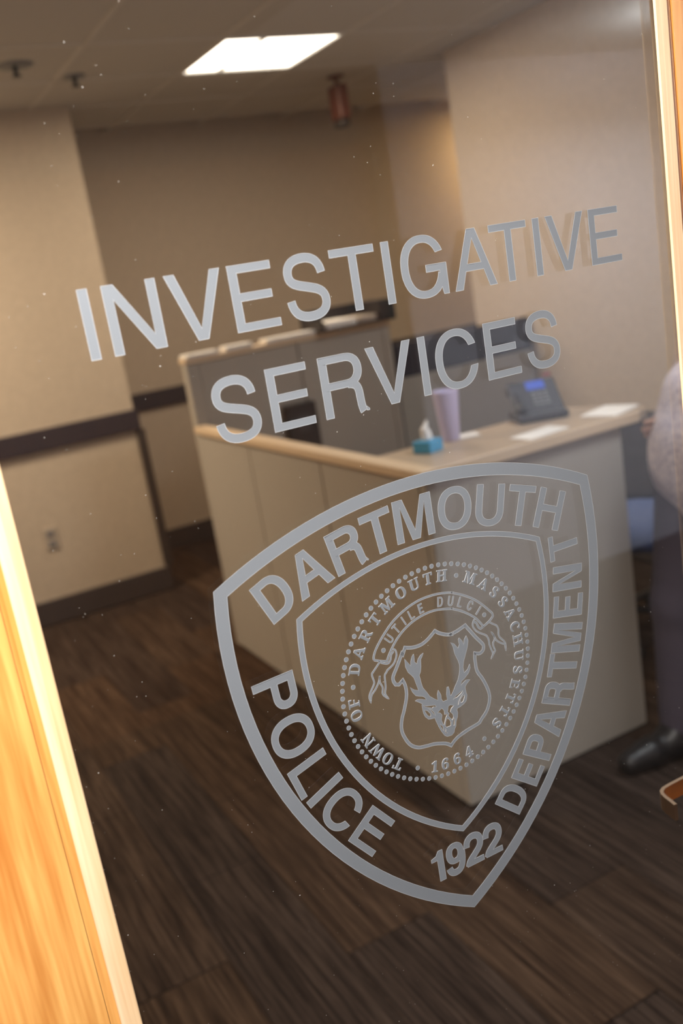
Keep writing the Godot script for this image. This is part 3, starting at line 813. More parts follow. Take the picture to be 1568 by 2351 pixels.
func build_door() -> void:
	var d := thing("door_1", "wooden door with a tall glass pane and frosted lettering", "door", Vector3(0.415, 0, 0))
	struct(d)
	var gl := 0.3295   # half width of the clear glass
	var half := 0.457
	var top := 2.12
	var rise := 0.0012
	# stiles and rails: front face at z = rise
	for s in [-1, 1]:
		var inner: float = s * (gl + 0.024)
		var gap: float = s * (0.0018 if s > 0 else 0.0005)
		var plan := [Vector2(inner, rise), Vector2(s * half, rise), Vector2(s * half, -0.038), Vector2(s * (gl + 0.060), -0.038), Vector2(inner, -0.014)]
		put(d, "stile", prism(plan, 0.012, top), M.wood)
		block(d, "rabbet", Vector3(s * (gl + 0.0160), 0.25, -0.010), Vector3(inner - gap, 1.98, 0.0004), M.wood, 0.0)
		block(d, "glazing_gasket", Vector3(inner - gap, 0.25, -0.010), Vector3(inner, 1.98, -0.0022), M.gasket, 0.0)
		block(d, "glazing_bead", Vector3(s * gl, 0.25, 0.0004), Vector3(s * (gl + 0.0160), 1.98, 0.0036), M.bead, 0.0009)
	var wide := gl + 0.024
	block(d, "rail", Vector3(-wide, 0.012, -0.038), Vector3(wide, 0.236, rise), M.wood, 0.0015)
	block(d, "rail", Vector3(-wide, 1.994, -0.038), Vector3(wide, top, rise), M.wood, 0.0015)
	block(d, "glazing_bead", Vector3(-gl, 0.236, 0.0004), Vector3(gl, 0.2525, 0.0036), M.bead, 0.0018)
	block(d, "glazing_bead", Vector3(-gl, 1.9775, 0.0004), Vector3(gl, 1.994, 0.0036), M.bead, 0.0018)
	# the pane: its corridor face lies at z = 0
	var pane := put(d, "glass_pane", BoxMesh.new(), M.glass, Vector3(0, 1.115, -0.0032))
	(pane.mesh as BoxMesh).size = Vector3(gl * 2.0 + 0.030, 1.745, 0.006)
	# dust specks on the corridor face
	var st := SurfaceTool.new()
	st.begin(Mesh.PRIMITIVE_TRIANGLES)
	st.set_smooth_group(-1)
	for k in 800:
		var p := Vector3(rng.randf_range(-gl, gl), rng.randf_range(0.75, 1.90), 0.0)
		var r := rng.randf_range(0.00010, 0.00030) * (1.7 if rng.randf() < 0.08 else 1.0)
		var e := rng.randf_range(0.8, 1.6)
		var a := rng.randf_range(0, TAU)
		var tip := p + Vector3(0, 0, r * 0.5)
		for n in 6:
			var v0 := Vector2(cos(TAU * n / 6.0) * r * e, sin(TAU * n / 6.0) * r).rotated(a)
			var v1 := Vector2(cos(TAU * (n + 1) / 6.0) * r * e, sin(TAU * (n + 1) / 6.0) * r).rotated(a)
			st.add_vertex(tip)
			st.add_vertex(p + Vector3(v1.x, v1.y, 0))
			st.add_vertex(p + Vector3(v0.x, v0.y, 0))
	st.generate_normals()
	var du := put(pane, "dust", st.commit(), M.dust, Vector3(0, -1.115, 0.0032))
	du.set_meta("kind", "stuff")
	# lever handle on the office side
	var hand := Node3D.new()
	hand.name = "lever_handle"
	hand.set_meta("label", "flat bronze lever handle with a returned end")
	d.add_child(hand)
	hand.position = Vector3(-0.415, 0, 0)
	var path := [Vector2(0.835, -0.060), Vector2(0.79, -0.060), Vector2(0.742, -0.060), Vector2(0.7325, -0.0592), Vector2(0.7265, -0.0565), Vector2(0.7225, -0.0515), Vector2(0.7205, -0.045), Vector2(0.7165, -0.026)]
	var stl := SurfaceTool.new()
	stl.begin(Mesh.PRIMITIVE_TRIANGLES)
	stl.set_smooth_group(-1)
	var rb := ribbon(path, 0.0042)
	var y1 := 0.998
	var y0 := 0.977
	for k in path.size() - 1:
		var a: Vector2 = rb[0][k]
		var b: Vector2 = rb[0][k + 1]
		var c: Vector2 = rb[1][k + 1]
		var e: Vector2 = rb[1][k]
		quad(stl, Vector3(a.x, y1, a.y), Vector3(b.x, y1, b.y), Vector3(c.x, y1, c.y), Vector3(e.x, y1, e.y))
		quad(stl, Vector3(a.x, y0, a.y), Vector3(e.x, y0, e.y), Vector3(c.x, y0, c.y), Vector3(b.x, y0, b.y))
		quad(stl, Vector3(a.x, y1, a.y), Vector3(a.x, y0, a.y), Vector3(b.x, y0, b.y), Vector3(b.x, y1, b.y))
		quad(stl, Vector3(e.x, y1, e.y), Vector3(c.x, y1, c.y), Vector3(c.x, y0, c.y), Vector3(e.x, y0, e.y))
	for k in [0, path.size() - 1]:
		var a: Vector2 = rb[0][k]
		var e: Vector2 = rb[1][k]
		quad(stl, Vector3(a.x, y1, a.y), Vector3(e.x, y1, e.y), Vector3(e.x, y0, e.y), Vector3(a.x, y0, a.y))
	stl.generate_normals()
	put(hand, "strap", stl.commit(), M.brass)
	var rose := put(hand, "rose", lathe([Vector2(0, 0), Vector2(0.026, 0), Vector2(0.026, 0.006), Vector2(0.024, 0.009), Vector2(0.010, 0.010), Vector2(0.010, 0.030), Vector2(0, 0.030)]), M.brass, Vector3(0.825, 0.9875, -0.038))
	rose.rotation_degrees = Vector3(-90, 0, 0)
	# frame of the doorway
	var f := thing("door_3", "wooden frame round the glass door", "door frame", Vector3(0.415, 0, 0))
	struct(f)
	block(f, "jamb", Vector3(-0.515, 0, -0.10), Vector3(-0.461, 2.19, 0.06), M.wood, 0.003)
	block(f, "jamb", Vector3(0.461, 0, -0.10), Vector3(0.515, 2.19, 0.06), M.wood, 0.003)
	block(f, "head", Vector3(-0.461, 2.125, -0.10), Vector3(0.461, 2.19, 0.06), M.wood, 0.003)

# ---------------------------------------------------------------- film on the glass
func build_lettering() -> void:
	var cap := 0.0503
	var words := [
		["lettering", "frosted film word reading INVESTIGATIVE on the door glass", 1.61465, [["I", 165.1, 7.2], ["N", 182.7, 40.3], ["V", 230.1, 44.4], ["E", 280.7, 37.6], ["S", 326.7, 37.7], ["T", 369.5, 41.3], ["I", 418.4, 7.2], ["G", 434.8, 45.4], ["A", 487.0, 45.0], ["T", 528.6, 41.2], ["I", 577.6, 7.2], ["V", 592.4, 44.2], ["E", 643.4, 37.6]]],
		["lettering", "frosted film word reading SERVICES on the door glass", 1.53240, [["S", 248.8, 37.7], ["E", 296.4, 37.5], ["R", 343.7, 41.2], ["V", 388.8, 44.2], ["I", 440.7, 7.2], ["C", 456.6, 44.6], ["E", 510.2, 37.5], ["S", 556.8, 37.7]]],
	]
	for wd in words:
		var list: Array = wd[3]
		var first: float = list[0][1] * 0.001
		var last: float = (list[-1][1] + list[-1][2]) * 0.001
		var mid := (first + last) * 0.5
		var t := thing(wd[0], wd[1], "lettering", Vector3(mid, wd[2], 0.0))
		t.set_meta("group", "frosted words on the door glass")
		for l in list:
			letter(t, l[0], Vector2((l[1] + l[2] * 0.5) * 0.001 - mid, 0), 0.0, l[2] * 0.001, cap, 0.1425, 0.118)

func arc(a: Vector2, b: Vector2, r: float, n := 30) -> Array:
	# points of the arc from a to b with radius r that bulges to the left of a -> b
	var d := b - a
	var h := sqrt(maxf(r * r - d.length_squared() * 0.25, 0.0))
	var nrm := Vector2(-d.y, d.x).normalized()
	var c := (a + b) * 0.5 - nrm * h
	var a0 := (a - c).angle()
	var sweep := (a - c).angle_to(b - c)
	var out: Array = []
	for k in n + 1:
		var t := a0 + sweep * k / n
		out.append(c + Vector2(cos(t), sin(t)) * r)
	return out

func shield_loop(hw: float, yc: float, rt: float, tip: float, rs: float) -> Array:
	# from the left corner over the top to the right corner, down to the tip and back
	var a := Vector2(-hw, yc)
	var b := Vector2(hw, yc)
	var c := Vector2(0, tip)
	var p := arc(a, b, rt)
	p.pop_back()
	p += arc(b, c, rs)
	p.pop_back()
	p += arc(c, a, rs)
	return p

func strip_part(parent: Node, called: String, outer: Array, inner: Array, edge := 0.00042) -> MeshInstance3D:
	var st := tool()
	slab_strip(st, outer, inner)
	var re := tool()
	for path in [outer, inner]:
		var rb := ribbon(path, edge)
		for k in path.size() - 1:
			var pts: Array = [rb[0][k], rb[0][k + 1], rb[1][k + 1], rb[1][k]]
			var v: Array = pts.map(func(p: Vector2) -> Vector3: return Vector3(p.x, p.y, FILM + 0.00006))
			quad(re, v[0], v[1], v[2], v[3])
	return put(parent, called, two_tone(st, re))

func mm(list: Array) -> Array:
	return list.map(func(p: Vector2) -> Vector2: return p * 0.001)

func build_shield() -> void:
	var cx := 415.5
	var cy := 1279.6
	var t := thing("shield_emblem", "large frosted film shield with a stag seal on the door glass", "emblem", Vector3(cx * 0.001, cy * 0.001, 0.0))
	var y := func(v: float) -> float: return v - cy
	strip_part(t, "outer_border", mm(shield_loop(196.3, y.call(1419.5), 431.9, y.call(1027.4), 381.5)), mm(shield_loop(186.0, y.call(1412.3), 421.9, y.call(1040.4), 369.0)))
	strip_part(t, "inner_border", mm(shield_loop(130.4, y.call(1374.5), 290.6, y.call(1112.8), 250.0)), mm(shield_loop(125.8, y.call(1371.4), 283.1, y.call(1118.8), 246.0)))
	# words along the border: middle of the base line, turn, width, height
	var words := [
		["D", 277.7, 1382.7, 24.0, 28.8, 38.2], ["A", 309.9, 1393.8, 18.0, 35.2, 38.2], ["R", 345.6, 1402.4, 11.6, 31.7, 38.2], ["T", 376.6, 1407.6, 6.6, 30.6, 38.2], ["M", 411.8, 1410.3, 0.2, 39.8, 38.4], ["O", 453.2, 1408.2, -7.0, 36.0, 38.2], ["U", 489.7, 1401.5, -13.0, 31.4, 38.2], ["T", 522.8, 1392.2, -17.6, 30.9, 38.2], ["H", 554.1, 1380.5, -22.8, 31.1, 38.4],
		["P", 235.4, 1315.5, -87.0, 31.0, 38.2], ["O", 243.6, 1271.6, -80.0, 37.6, 38.6], ["L", 255.0, 1228.7, -74.0, 30.2, 38.2], ["I", 264.7, 1206.7, -66.2, 7.4, 38.2], ["C", 279.2, 1179.6, -60.0, 36.0, 38.2], ["E", 305.7, 1144.3, -52.1, 33.0, 37.8],
		["D", 490.4, 1110.9, 48.6, 25.0, 35.4], ["E", 513.5, 1130.9, 53.0, 21.2, 35.8], ["P", 532.1, 1153.0, 57.3, 22.6, 36.2], ["A", 548.3, 1176.1, 61.0, 27.6, 36.8], ["R", 564.0, 1203.0, 65.8, 23.6, 36.8], ["T", 573.9, 1231.6, 71.8, 23.4, 36.2], ["M", 583.0, 1259.1, 74.2, 29.6, 36.4], ["E", 589.1, 1292.9, 78.6, 22.2, 36.2], ["N", 591.9, 1322.1, 81.0, 24.5, 35.8], ["T", 590.8, 1358.2, 90.0, 24.7, 34.9],
		["1", 382.4, 1072.7, 0.0, 13.4, 32.2], ["9", 402.4, 1072.7, 0.0, 19.8, 32.4], ["2", 424.6, 1072.7, 0.0, 20.0, 32.4], ["2", 447.4, 1072.7, 0.0, 20.0, 32.4]]
	for k in words.size():
		var l: Array = words[k]
		var slim := k >= 15 and k < 25
		letter(t, l[0], Vector2(l[1] - cx, l[2] - cy) * 0.001, l[3], l[4] * 0.001, l[5] * 0.001, 0.185 if slim else (0.20 if k >= 25 else 0.185), 0.155 if slim else (0.17 if k >= 25 else 0.16))
	# ring of round beads round the seal
	var st := tool()
	var re := tool()
	for k in 90:
		var a := deg_to_rad(73.9 - k * 4.0)
		var c := Vector2(cos(a), sin(a)) * 0.1019
		var ring := PackedVector2Array()
		for n in 14:
			ring.append(c + Vector2(cos(TAU * n / 14.0), sin(TAU * n / 14.0)) * 0.00208)
		slab_poly(st, ring)
		rim(re, [ring], 0.0003, FILM + 0.00006)
	var beads := put(t, "seal_beads", two_tone(st, re))
	beads.set_meta("kind", "stuff")
	# serif letters of the seal
	var font := SystemFont.new()
	font.font_names = PackedStringArray(["Droid Serif"])
	font.font_weight = 700
	var ring_text := [["D", 158.9], ["A", 149.2], ["R", 139.1], ["T", 129.0], ["M", 118.6], ["O", 107.8], ["U", 98.4], ["T", 89.0], ["H", 79.6], [".", 69.6], ["M", 59.4], ["A", 48.6], ["S", 38.6], ["S", 29.2], ["A", 19.7], ["C", 10.4], ["H", 1.2], ["U", -8.8], ["S", -18.0], ["E", -26.8], ["T", -35.6], ["T", -44.2], ["S", -53.1], [".", -65.3], [".", -115.0], ["T", -129.2], ["O", -137.6], ["W", -146.6], ["N", -156.6], ["O", -174.0], ["F", 178.4], [".", 168.8]]
	for l in ring_text:
		var a := deg_to_rad(l[1])
		var c := Vector2(cos(a), sin(a)) * 0.0912
		if l[0] == ".":
			disc(t, "dot", c, 0.0021)
		else:
			serif(t, font, l[0], c, l[1] - 90.0, 0.0106)
	for l in [["1", -102.9], ["6", -95.5], ["6", -86.9], ["4", -78.1]]:
		var a := deg_to_rad(l[1])
		serif(t, font, l[0], Vector2(cos(a), sin(a)) * 0.0912, l[1] + 90.0, 0.0108)
	# the banner and its motto
	for k in BANNER.size():
		var p := smooth_path(BANNER[k], false, 55.0)
		var rb := ribbon(mm(p), 0.0018 if k < 2 else 0.0014)
		strip_part(t, "banner_line", rb[0], rb[1], 0.00030)
	for l in [["U", 132.0, 5.6], ["T", 123.2, 5.6], ["I", 115.0, 1.3], ["L", 107.4, 4.6], ["E", 98.4, 4.8], ["D", 80.9, 5.6], ["U", 71.3, 5.6], ["L", 62.3, 4.4], ["C", 52.3, 5.6], ["I", 43.0, 1.3]]:
		var a := deg_to_rad(l[1])
		letter(t, l[0], Vector2(cos(a) * 65.0 - 0.2, sin(a) * 65.0 - 2.3) * 0.001, l[1] - 90.0, l[2] * 0.001, 0.0092, 0.14, 0.13, 0.00030)
	disc(t, "dot", Vector2(-54.2, 40.7) * 0.001, 0.0021)
	disc(t, "dot", Vector2(56.5, 38.8) * 0.001, 0.0021)
	# crest line and stag head
	var cr := ribbon(mm(smooth_path(CREST[0], true, 42.0)), 0.0029, true)
	strip_part(t, "crest_line", cr[0], cr[1])
	var head := CSGPolygon3D.new()
	head.name = "stag_head"
	head.polygon = pairs(STAG[0])
	head.depth = 0.4
	head.material = M.film
	for hl in STAG_HOLES:
		var h := CSGPolygon3D.new()
		h.name = "cut"
		h.operation = CSGShape3D.OPERATION_SUBTRACTION
		h.polygon = pairs(hl)
		h.depth = 2.0
		h.position.z = 0.8
		head.add_child(h, true)
	head.scale = Vector3.ONE * 0.001
	head.position.z = FILM
	t.add_child(head, true)
	var line := tool()
	for lp in STAG + STAG_HOLES:
		rim(line, [mm(Array(pairs(lp)))], 0.00032, FILM + 0.00008)
	line.generate_normals()
	put(t, "stag_outline", line.commit(), M.film_edge)

func pairs(list: Array) -> PackedVector2Array:
	var o := PackedVector2Array()
	for k in range(0, list.size(), 2):
		o.append(Vector2(list[k], list[k + 1]))
	return o

func disc(parent: Node, called: String, c: Vector2, r: float) -> void:
	var st := tool()
	var re := tool()
	var ring := PackedVector2Array()
	for n in 16:
		ring.append(Vector2(cos(TAU * n / 16.0), sin(TAU * n / 16.0)) * r)
	slab_poly(st, ring)
	rim(re, [ring], 0.0003, FILM + 0.00006)
	put(parent, called, two_tone(st, re), null, Vector3(c.x, c.y, 0))

func serif(parent: Node, font: Font, ch: String, c: Vector2, angle: float, cap: float) -> void:
	var tm := TextMesh.new()
	tm.font = font
	tm.text = ch
	tm.font_size = 64
	tm.pixel_size = cap / 0.714 / 64.0
	tm.depth = FILM
	var mid := tm.get_aabb().get_center()
	var face := SurfaceTool.new()
	face.append_from(tm, 0, Transform3D(Basis(), Vector3(-mid.x, -mid.y, FILM * 0.5 - mid.z + 0.00008)))
	face.set_material(M.film)
	var mesh := face.commit()
	var edge := SurfaceTool.new()
	for k in 6:
		var a := TAU * k / 6.0
		edge.append_from(tm, 0, Transform3D(Basis(), Vector3(-mid.x + cos(a) * 0.00022, -mid.y + sin(a) * 0.00022, FILM * 0.5 - mid.z - 0.00001 * k)))
	edge.set_material(M.film_edge)
	edge.commit(mesh)
	var n := put(parent, "letter", mesh, null, Vector3(c.x, c.y, 0))
	n.rotation.z = deg_to_rad(angle)

# ---------------------------------------------------------------- office furniture
func build_desk() -> void:
	var d := thing("reception_desk", "beige reception desk with a tan ledge and tall panelled sides", "desk", Vector3(1.36, 0, -1.52))
	# local: x to the right, z runs back as negative
	var h := 1.045
	block(d, "end_panel", Vector3(0.0, 0.012, -0.035), Vector3(0.735, h, 0.0), M.panel, 0.004)
	block(d, "kick_strip", Vector3(0.02, 0.0, -0.03), Vector3(0.71, 0.014, -0.006), M.charcoal, 0.002)
	var cuts := [0.035, 0.66, 1.29, 1.86]
	for k in 3:
		block(d, "side_panel", Vector3(0.0, 0.012, -cuts[k] - 0.002), Vector3(0.035, h, -cuts[k + 1] + 0.002), M.panel, 0.004)
	block(d, "corner_post", Vector3(0.035, 0.0, -0.075), Vector3(0.075, h, -0.037), M.panel, 0.003)
	# ledge on top of the end, caps on the side
	var st := SurfaceTool.new()
	st.begin(Mesh.PRIMITIVE_TRIANGLES)
	st.set_smooth_group(-1)
	var top := PackedVector2Array([Vector2(-0.012, 0.012), Vector2(0.80, 0.012), Vector2(0.845, 0.0), Vector2(0.872, -0.03), Vector2(0.88, -0.07), Vector2(0.86, -0.12), Vector2(0.78, -0.33), Vector2(-0.012, -0.33)])
	var idx := Geometry2D.triangulate_polygon(top)
	for yy in [h + 0.001, h + 0.027]:
		for k in range(0, idx.size(), 3):
			for q in [0, 1, 2]:
				var p := top[idx[k + q]]
				st.add_vertex(Vector3(p.x, yy, p.y))
	for k in top.size():
		var a := top[k]
		var b := top[(k + 1) % top.size()]
		quad(st, Vector3(a.x, h + 0.001, a.y), Vector3(b.x, h + 0.001, b.y), Vector3(b.x, h + 0.027, b.y), Vector3(a.x, h + 0.027, a.y))
	st.generate_normals()
	put(d, "ledge", st.commit(), M.ledge)
	block(d, "ledge_edge", Vector3(-0.018, h - 0.004, 0.012), Vector3(0.80, h + 0.030, 0.020), M.cap, 0.004)
	block(d, "side_cap", Vector3(-0.018, h - 0.004, -1.86), Vector3(0.042, h + 0.030, 0.010), M.cap, 0.005)
	block(d, "work_top", Vector3(0.037, 0.715, -1.86), Vector3(0.70, 0.745, -0.037), M.ledge, 0.004)
	block(d, "pedestal", Vector3(0.60, 0.01, -0.62), Vector3(0.735, 0.70, -0.05), M.charcoal, 0.004)

func build_screens() -> void:
	var a := thing("partition_screen", "tall beige partition screen with papers along its top", "partition", Vector3(1.90, 0, -3.42))
	block(a, "frame_post", Vector3(-0.535, 0, -0.03), Vector3(-0.475, 1.35, 0.03), M.panel, 0.004)
	block(a, "frame_post", Vector3(0.49, 0, -0.03), Vector3(0.53, 1.35, 0.03), M.panel, 0.004)
	block(a, "fabric_panel", Vector3(-0.475, 0.06, -0.025), Vector3(0.02, 1.35, 0.025), M.panel, 0.004)
	block(a, "fabric_panel", Vector3(0.024, 0.06, -0.025), Vector3(0.49, 1.35, 0.025), M.panel, 0.004)
	block(a, "top_cap", Vector3(-0.54, 1.35, -0.04), Vector3(0.535, 1.375, 0.04), M.cap, 0.005)
	block(a, "base_rail", Vector3(-0.475, 0.0, -0.02), Vector3(0.49, 0.06, 0.02), M.charcoal, 0.003)
	var b := thing("partition_screen", "low beige partition screen with a dark plum upper band", "partition", Vector3(2.87, 0, -3.42))
	block(b, "panel", Vector3(-0.43, 0.0, -0.025), Vector3(0.42, 1.075, 0.025), M.panel, 0.004)
	block(b, "upper_band", Vector3(-0.43, 1.075, -0.03), Vector3(0.42, 1.245, 0.03), M.dark_fabric, 0.006)
	block(b, "end_cap", Vector3(-0.438, 0.0, -0.028), Vector3(-0.43, 1.075, 0.028), M.grey, 0.002)

func sheet(called: String, label: String, at: Vector3, size: Vector2, turn: float, h := 0.004, group := "", tilt := 0.0) -> void:
	var t := put(self, called, bevel_box(Vector3(size.x, h, size.y), 0.0008), M.paper, at + Vector3(0, h * 0.5, 0))
	t.rotation = Vector3(tilt, turn, 0)
	tag(t, label, "paper", group)

func build_desk_things() -> void:
	var top := 1.0725
	# papers on the ledge
	sheet("paper_sheet", "white paper sheet on the ledge below the telephone", Vector3(1.82, top, -1.575), Vector2(0.17, 0.085), 0.12)
	sheet("paper_note", "small pale note on the ledge beside the lavender cup", Vector3(1.71, top, -1.80), Vector2(0.075, 0.06), -0.3)
	sheet("paper_stack", "cream papers on the rounded end of the ledge", Vector3(2.13, top, -1.60), Vector2(0.17, 0.12), 0.35, 0.006)
	# tissue box
	var b := thing("tissue_box", "small bright blue tissue box with a white tissue on the ledge", "tissue box", Vector3(1.52, top, -1.735), 0.35)
	b.scale = Vector3.ONE * 0.8
	block(b, "carton", Vector3(-0.042, 0, -0.042), Vector3(0.042, 0.045, 0.042), M.teal, 0.003)
	soft(b, "tissue", [[Vector3(0, 0.04, 0), Vector3(-0.008, 0.085, 0.0), 0.022, 0.014], [Vector3(-0.008, 0.08, 0), Vector3(0.006, 0.118, 0.004), 0.014, 0.005], [Vector3(0.008, 0.045, 0.004), Vector3(0.022, 0.075, 0.0), 0.014, 0.006]], 0.005, 0.01, M.white, 0.0, 0.045)
	# lavender cup
	var c := thing("tumbler", "tall lavender plastic tumbler standing on the ledge", "cup", Vector3(1.650, top, -1.80))
	put(c, "cup", lathe([Vector2(0, 0.0), Vector2(0.026, 0.0), Vector2(0.028, 0.004), Vector2(0.041, 0.155), Vector2(0.042, 0.160), Vector2(0.039, 0.160), Vector2(0.027, 0.012), Vector2(0, 0.010)]), M.lavender)
	# telephone
	var p := thing("desk_telephone", "dark desk telephone with a glowing blue screen", "telephone", Vector3(1.985, top, -1.775), -0.40)
	p.scale = Vector3.ONE * 0.88
	var body := put(p, "base", bevel_box(Vector3(0.19, 0.03, 0.15), 0.006), M.charcoal, Vector3(0, 0.016, 0))
	body.rotation.x = 0.0
	var face := put(p, "console", bevel_box(Vector3(0.185, 0.018, 0.165), 0.006), M.charcoal, Vector3(0, 0.076, -0.02))
	face.rotation.x = deg_to_rad(42)
	block(p, "stand", Vector3(-0.07, 0.02, -0.065), Vector3(0.07, 0.10, -0.04), M.black, 0.004)
	var scr := put(face, "screen", bevel_box(Vector3(0.070, 0.004, 0.040), 0.001), M.screen, Vector3(0.012, 0.0105, -0.052))
	scr.set_meta("label", "glowing blue screen")
	for r in 4:
		for k in 3:
			put(face, "key", bevel_box(Vector3(0.016, 0.005, 0.011), 0.001), M.grey, Vector3(-0.006 + k * 0.022, 0.0105, -0.012 + r * 0.017))
	soft(p, "handset", [[Vector3(-0.07, 0.115, -0.085), Vector3(-0.07, 0.045, 0.04), 0.014, 0.014], [Vector3(-0.07, 0.115, -0.085), Vector3(-0.07, 0.098, -0.09), 0.022, 0.022], [Vector3(-0.07, 0.045, 0.04), Vector3(-0.07, 0.032, 0.032), 0.022, 0.022]], 0.006, 0.012, M.black)
	block(p, "message_lamp", Vector3(0.055, 0.140, -0.092), Vector3(0.088, 0.152, -0.078), M.red_dim, 0.003)
	# things on top of the tall screen
	var y := 1.376
	sheet("paper_sheet", "white paper lying on the screen top at its free end", Vector3(1.45, y, -3.42), Vector2(0.16, 0.09), 0.06, 0.014)
	sheet("paper_sheet", "white paper lying on the screen top, second from its free end", Vector3(1.63, y, -3.42), Vector2(0.13, 0.09), -0.05, 0.018)
	sheet("paper_sheet", "longest white paper lying on the screen top", Vector3(1.90, y, -3.42), Vector2(0.27, 0.09), 0.03, 0.016)
	var tr := thing("letter_tray", "black letter tray holding white papers on the tall screen", "tray", Vector3(2.22, y, -3.42), 0.02)
	block(tr, "floor_plate", Vector3(-0.20, 0.0, -0.11), Vector3(0.21, 0.012, 0.11), M.black, 0.003)
	block(tr, "back_wall", Vector3(-0.20, 0.012, -0.11), Vector3(0.21, 0.10, -0.10), M.black, 0.003)
	block(tr, "side_wall", Vector3(-0.20, 0.012, -0.10), Vector3(-0.19, 0.055, 0.11), M.black, 0.003)
	block(tr, "side_wall", Vector3(0.12, 0.012, -0.10), Vector3(0.21, 0.10, 0.11), M.black, 0.003)
	var s1 := put(self, "paper_stack", bevel_box(Vector3(0.165, 0.03, 0.20), 0.002), M.paper, Vector3(2.13, y + 0.028, -3.41))
	tag(s1, "white paper stack in the black letter tray", "paper")
	var s2 := put(self, "envelope_stack", bevel_box(Vector3(0.095, 0.028, 0.19), 0.002), M.beige_plate, Vector3(2.275, y + 0.028, -3.41))
	tag(s2, "greyish envelope stack in the black letter tray", "paper")
	# binder on the inner work top
	var bi := thing("ring_binder", "black ring binder standing on the inner desk against the screen", "binder", Vector3(1.86, 0.746, -3.355))
	block(bi, "cover", Vector3(-0.075, 0, -0.03), Vector3(0.075, 0.33, 0.03), M.black, 0.004)
	block(bi, "spine_label", Vector3(-0.03, 0.20, 0.0302), Vector3(0.03, 0.28, 0.031), M.charcoal, 0.0)

func build_chair() -> void:
	var c := thing("office_chair", "office chair with a blue seat and dark brown back behind the desk", "chair", Vector3(2.60, 0, -2.15), -0.9)
	soft(c, "seat", [[Vector3(-0.17, 0.47, -0.15), Vector3(0.17, 0.47, -0.15), 0.06, 0.06], [Vector3(-0.17, 0.47, 0.15), Vector3(0.17, 0.47, 0.15), 0.06, 0.06], [Vector3(-0.17, 0.47, -0.15), Vector3(-0.17, 0.47, 0.15), 0.06, 0.06], [Vector3(0.17, 0.47, -0.15), Vector3(0.17, 0.47, 0.15), 0.06, 0.06], [Vector3(0, 0.47, -0.15), Vector3(0, 0.47, 0.15), 0.06, 0.06], [Vector3(-0.09, 0.47, -0.15), Vector3(-0.09, 0.47, 0.15), 0.06, 0.06], [Vector3(0.09, 0.47, -0.15), Vector3(0.09, 0.47, 0.15), 0.06, 0.06]], 0.018, 0.03, M.blue_seat)
	var rows: Array = []
	for k in 5:
		rows.append([Vector3(-0.17, 0.555 + k * 0.068, -0.24 - k * 0.012), Vector3(0.17, 0.555 + k * 0.068, -0.24 - k * 0.012), 0.05, 0.05])
	soft(c, "backrest", rows, 0.018, 0.03, M.brown_cloth)
	put(c, "back_bar", tube([Vector3(0, 0.44, -0.12), Vector3(0, 0.43, -0.24), Vector3(0, 0.50, -0.29), Vector3(0, 0.70, -0.30)], 0.018), M.black)
	put(c, "column", lathe([Vector2(0, 0.09), Vector2(0.035, 0.09), Vector2(0.035, 0.24), Vector2(0.022, 0.25), Vector2(0.022, 0.43), Vector2(0, 0.43)], 16), M.charcoal)
	for k in 5:
		var a := TAU * k / 5.0
		var dir := Vector3(cos(a), 0, sin(a))
		put(c, "foot", tube([Vector3(0, 0.11, 0), dir * 0.16 + Vector3(0, 0.10, 0), dir * 0.29 + Vector3(0, 0.075, 0)], 0.018), M.black)
		var w := put(c, "caster", lathe([Vector2(0, -0.012), Vector2(0.028, -0.012), Vector2(0.031, -0.006), Vector2(0.031, 0.006), Vector2(0.028, 0.012), Vector2(0, 0.012)], 14), M.black, dir * 0.29 + Vector3(0, 0.038, 0))
		w.rotation = Vector3(0, -a, PI / 2)

